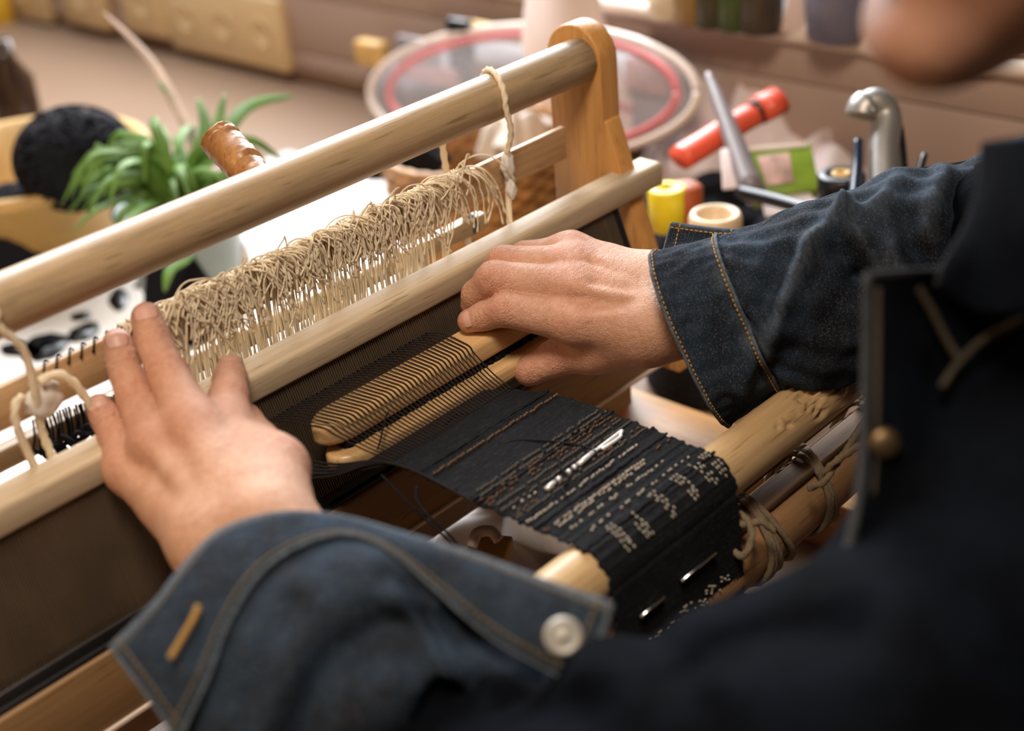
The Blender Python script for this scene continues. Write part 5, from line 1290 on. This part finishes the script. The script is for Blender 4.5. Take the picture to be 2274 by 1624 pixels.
mk('black_grip', *tube(crom([P(1970, 236, 1.225), P(1990, 290, 1.222), P(2000, 380, 1.212), P(2010, 460, 1.20)], 8), .0065, 12), M['black'], sv)
pxbar('pen', (1906, 312, 1.21), (1898, 440, 1.18), .0040, .0052, plain('dark_blue_plastic', (.012, .02, .045), .3), 'dark blue pen standing left of the silver handle', 'pen', mid=[(1904, 370, 1.20)])
pxbar('pen', (2052, 345, 1.20), (2028, 430, 1.17), .0032, .0035, 'black', 'short black pen right of the silver handle', 'pen')
# on the ledge
def ledge_at(px, py): return Uv(onz(px, py, -.650))
c = ledge_at(1485, 38); single('jar', *lathe(c, [(.022, 0), (.024, .003), (.024, .04), (0, .042)], 28), plain('cream_jar', (.72, .58, .42), .3), 'cream jar with a yellow lid on the ledge', 'jar')
tag(mk('lid', *lathe(c+np.array([0, 0, .042]), [(.025, 0), (.025, .012), (0, .014)], 28), plain('yellow_lid', (.70, .48, .04), .35)), 'yellow lid on top of the cream jar', 'lid')
for k, (x, col, lb) in enumerate(((1545, (.30, .17, .05), 'brown bottle'), (1590, (.05, .045, .02), 'black bottle'), (1640, (.05, .08, .02), 'dark green bottle'), (1690, (.06, .045, .03), 'dark umber bottle'))):
    c = ledge_at(x, 48+k*7); single('bottle', *lathe(c, [(.022, 0), (.024, .004), (.024, .06), (.010, .08), (.010, .10), (0, .10)], 24), plain(lb.replace(' ', '_'), col, .3), lb+' on the ledge in the row right of the cream jar', 'bottle')
c = ledge_at(1760, 72); q = R[0]*.013; u_ = np.array([0, 0, .055]); single('price_card', *slab([c-q+u_+R[0]*.012, c+q+u_+R[0]*.012, c+q, c-q], .003), M['blush'], 'tilted pale card on the ledge left of the grey-blue cup', 'card')
c = ledge_at(1862, 84); e = empty('cup', c, 'grey-blue cup on the ledge beside the face', 'cup')
mk('cup_body', *lathe(c, [(.030, 0), (.033, .004), (.042, .11), (.039, .11), (.030, .008), (0, .008)], 40), plain('grey_blue_glaze', (.16, .155, .21), .35), e)
# carved handle behind the roller
M['carved'] = wood('varnished_carved_wood', (0.52, 0.26, 0.09), (0.24, 0.10, 0.035), 2, 0.36, ring=2)
xa = xat(612, 0.975, -0.4557); ax_ = U(xa, 0.975, -0.4557); da = float(R[2]@(ax_-np.array([0, 0, H])))
pa = crom([P(476, 296, da+.030), P(500, 323, da+.026), P(540, 366, da+.016), P(575, 402, da+.008), ax_], 12)
V, Fc = tube(pa, [.0060, .0092, .0112, .0122]+[.0130]*8+[.0126]*14+[.011]*(len(pa)-26), 18); r_ = np.random.default_rng(5)
V = V+np.array([0.0008*np.sign(math.sin(i*1.7)+.3*math.sin(i*.37))*np.array([math.cos(i), math.sin(i*2.1), math.cos(i*.7)])*.7 for i in range(len(V))])
tag(mk('carved_peg', V, Fc, M['carved'], loom), 'varnished knobbly carved peg')

# white bag and a clamp under the cloth
lump('white_bag', desk_at(1135, 1215), .085, .055, .045, plain('white_plastic_bag', (.62, .58, .56), .4, scale=20, var=.05), 'crumpled white bag on the desk below the cloth', 'bag', 41, .35, sc=4)
cl_ = empty('wooden_clamp', P(1085, 1215, .885), 'small wooden block with a pale ring lying on the white bag', 'clamp')
mk('block', *slab([P(1050, 1180, .90), P(1140, 1190, .895), P(1115, 1245, .88), P(1030, 1240, .885)], .014*sgn), M['tan'], cl_)
mk('ring', *tube(crom([P(1048, 1215, .872), P(1060, 1185, .874), P(1090, 1180, .874), P(1108, 1200, .872)], 6), .0035, 10), M['ledge'], cl_)

# repeats of one kind share a group
for base, grp in (('wall_socket', 'wall sockets along the fascia'), ('yarn_cone', 'cones of black yarn on the desk'), ('crumpled_paper', 'crumpled papers at the right'), ('bottle', 'bottles on the ledge'),
                  ('heddle_shaft', 'heddle shafts hanging in the loom'), ('metal_strip', 'metal strips woven into the cloth'), ('pen', 'pens by the silver handle'), ('black_pouch', 'black pouches behind the yarn cone'), ('yarn_ball', 'black yarn balls in the tan basket'), ('ribbon', 'pink ribbons in the round case')):
    for o in bpy.data.objects:
        if o.parent is None and (o.name == base or o.name.startswith(base+'.')): o['group'] = grp
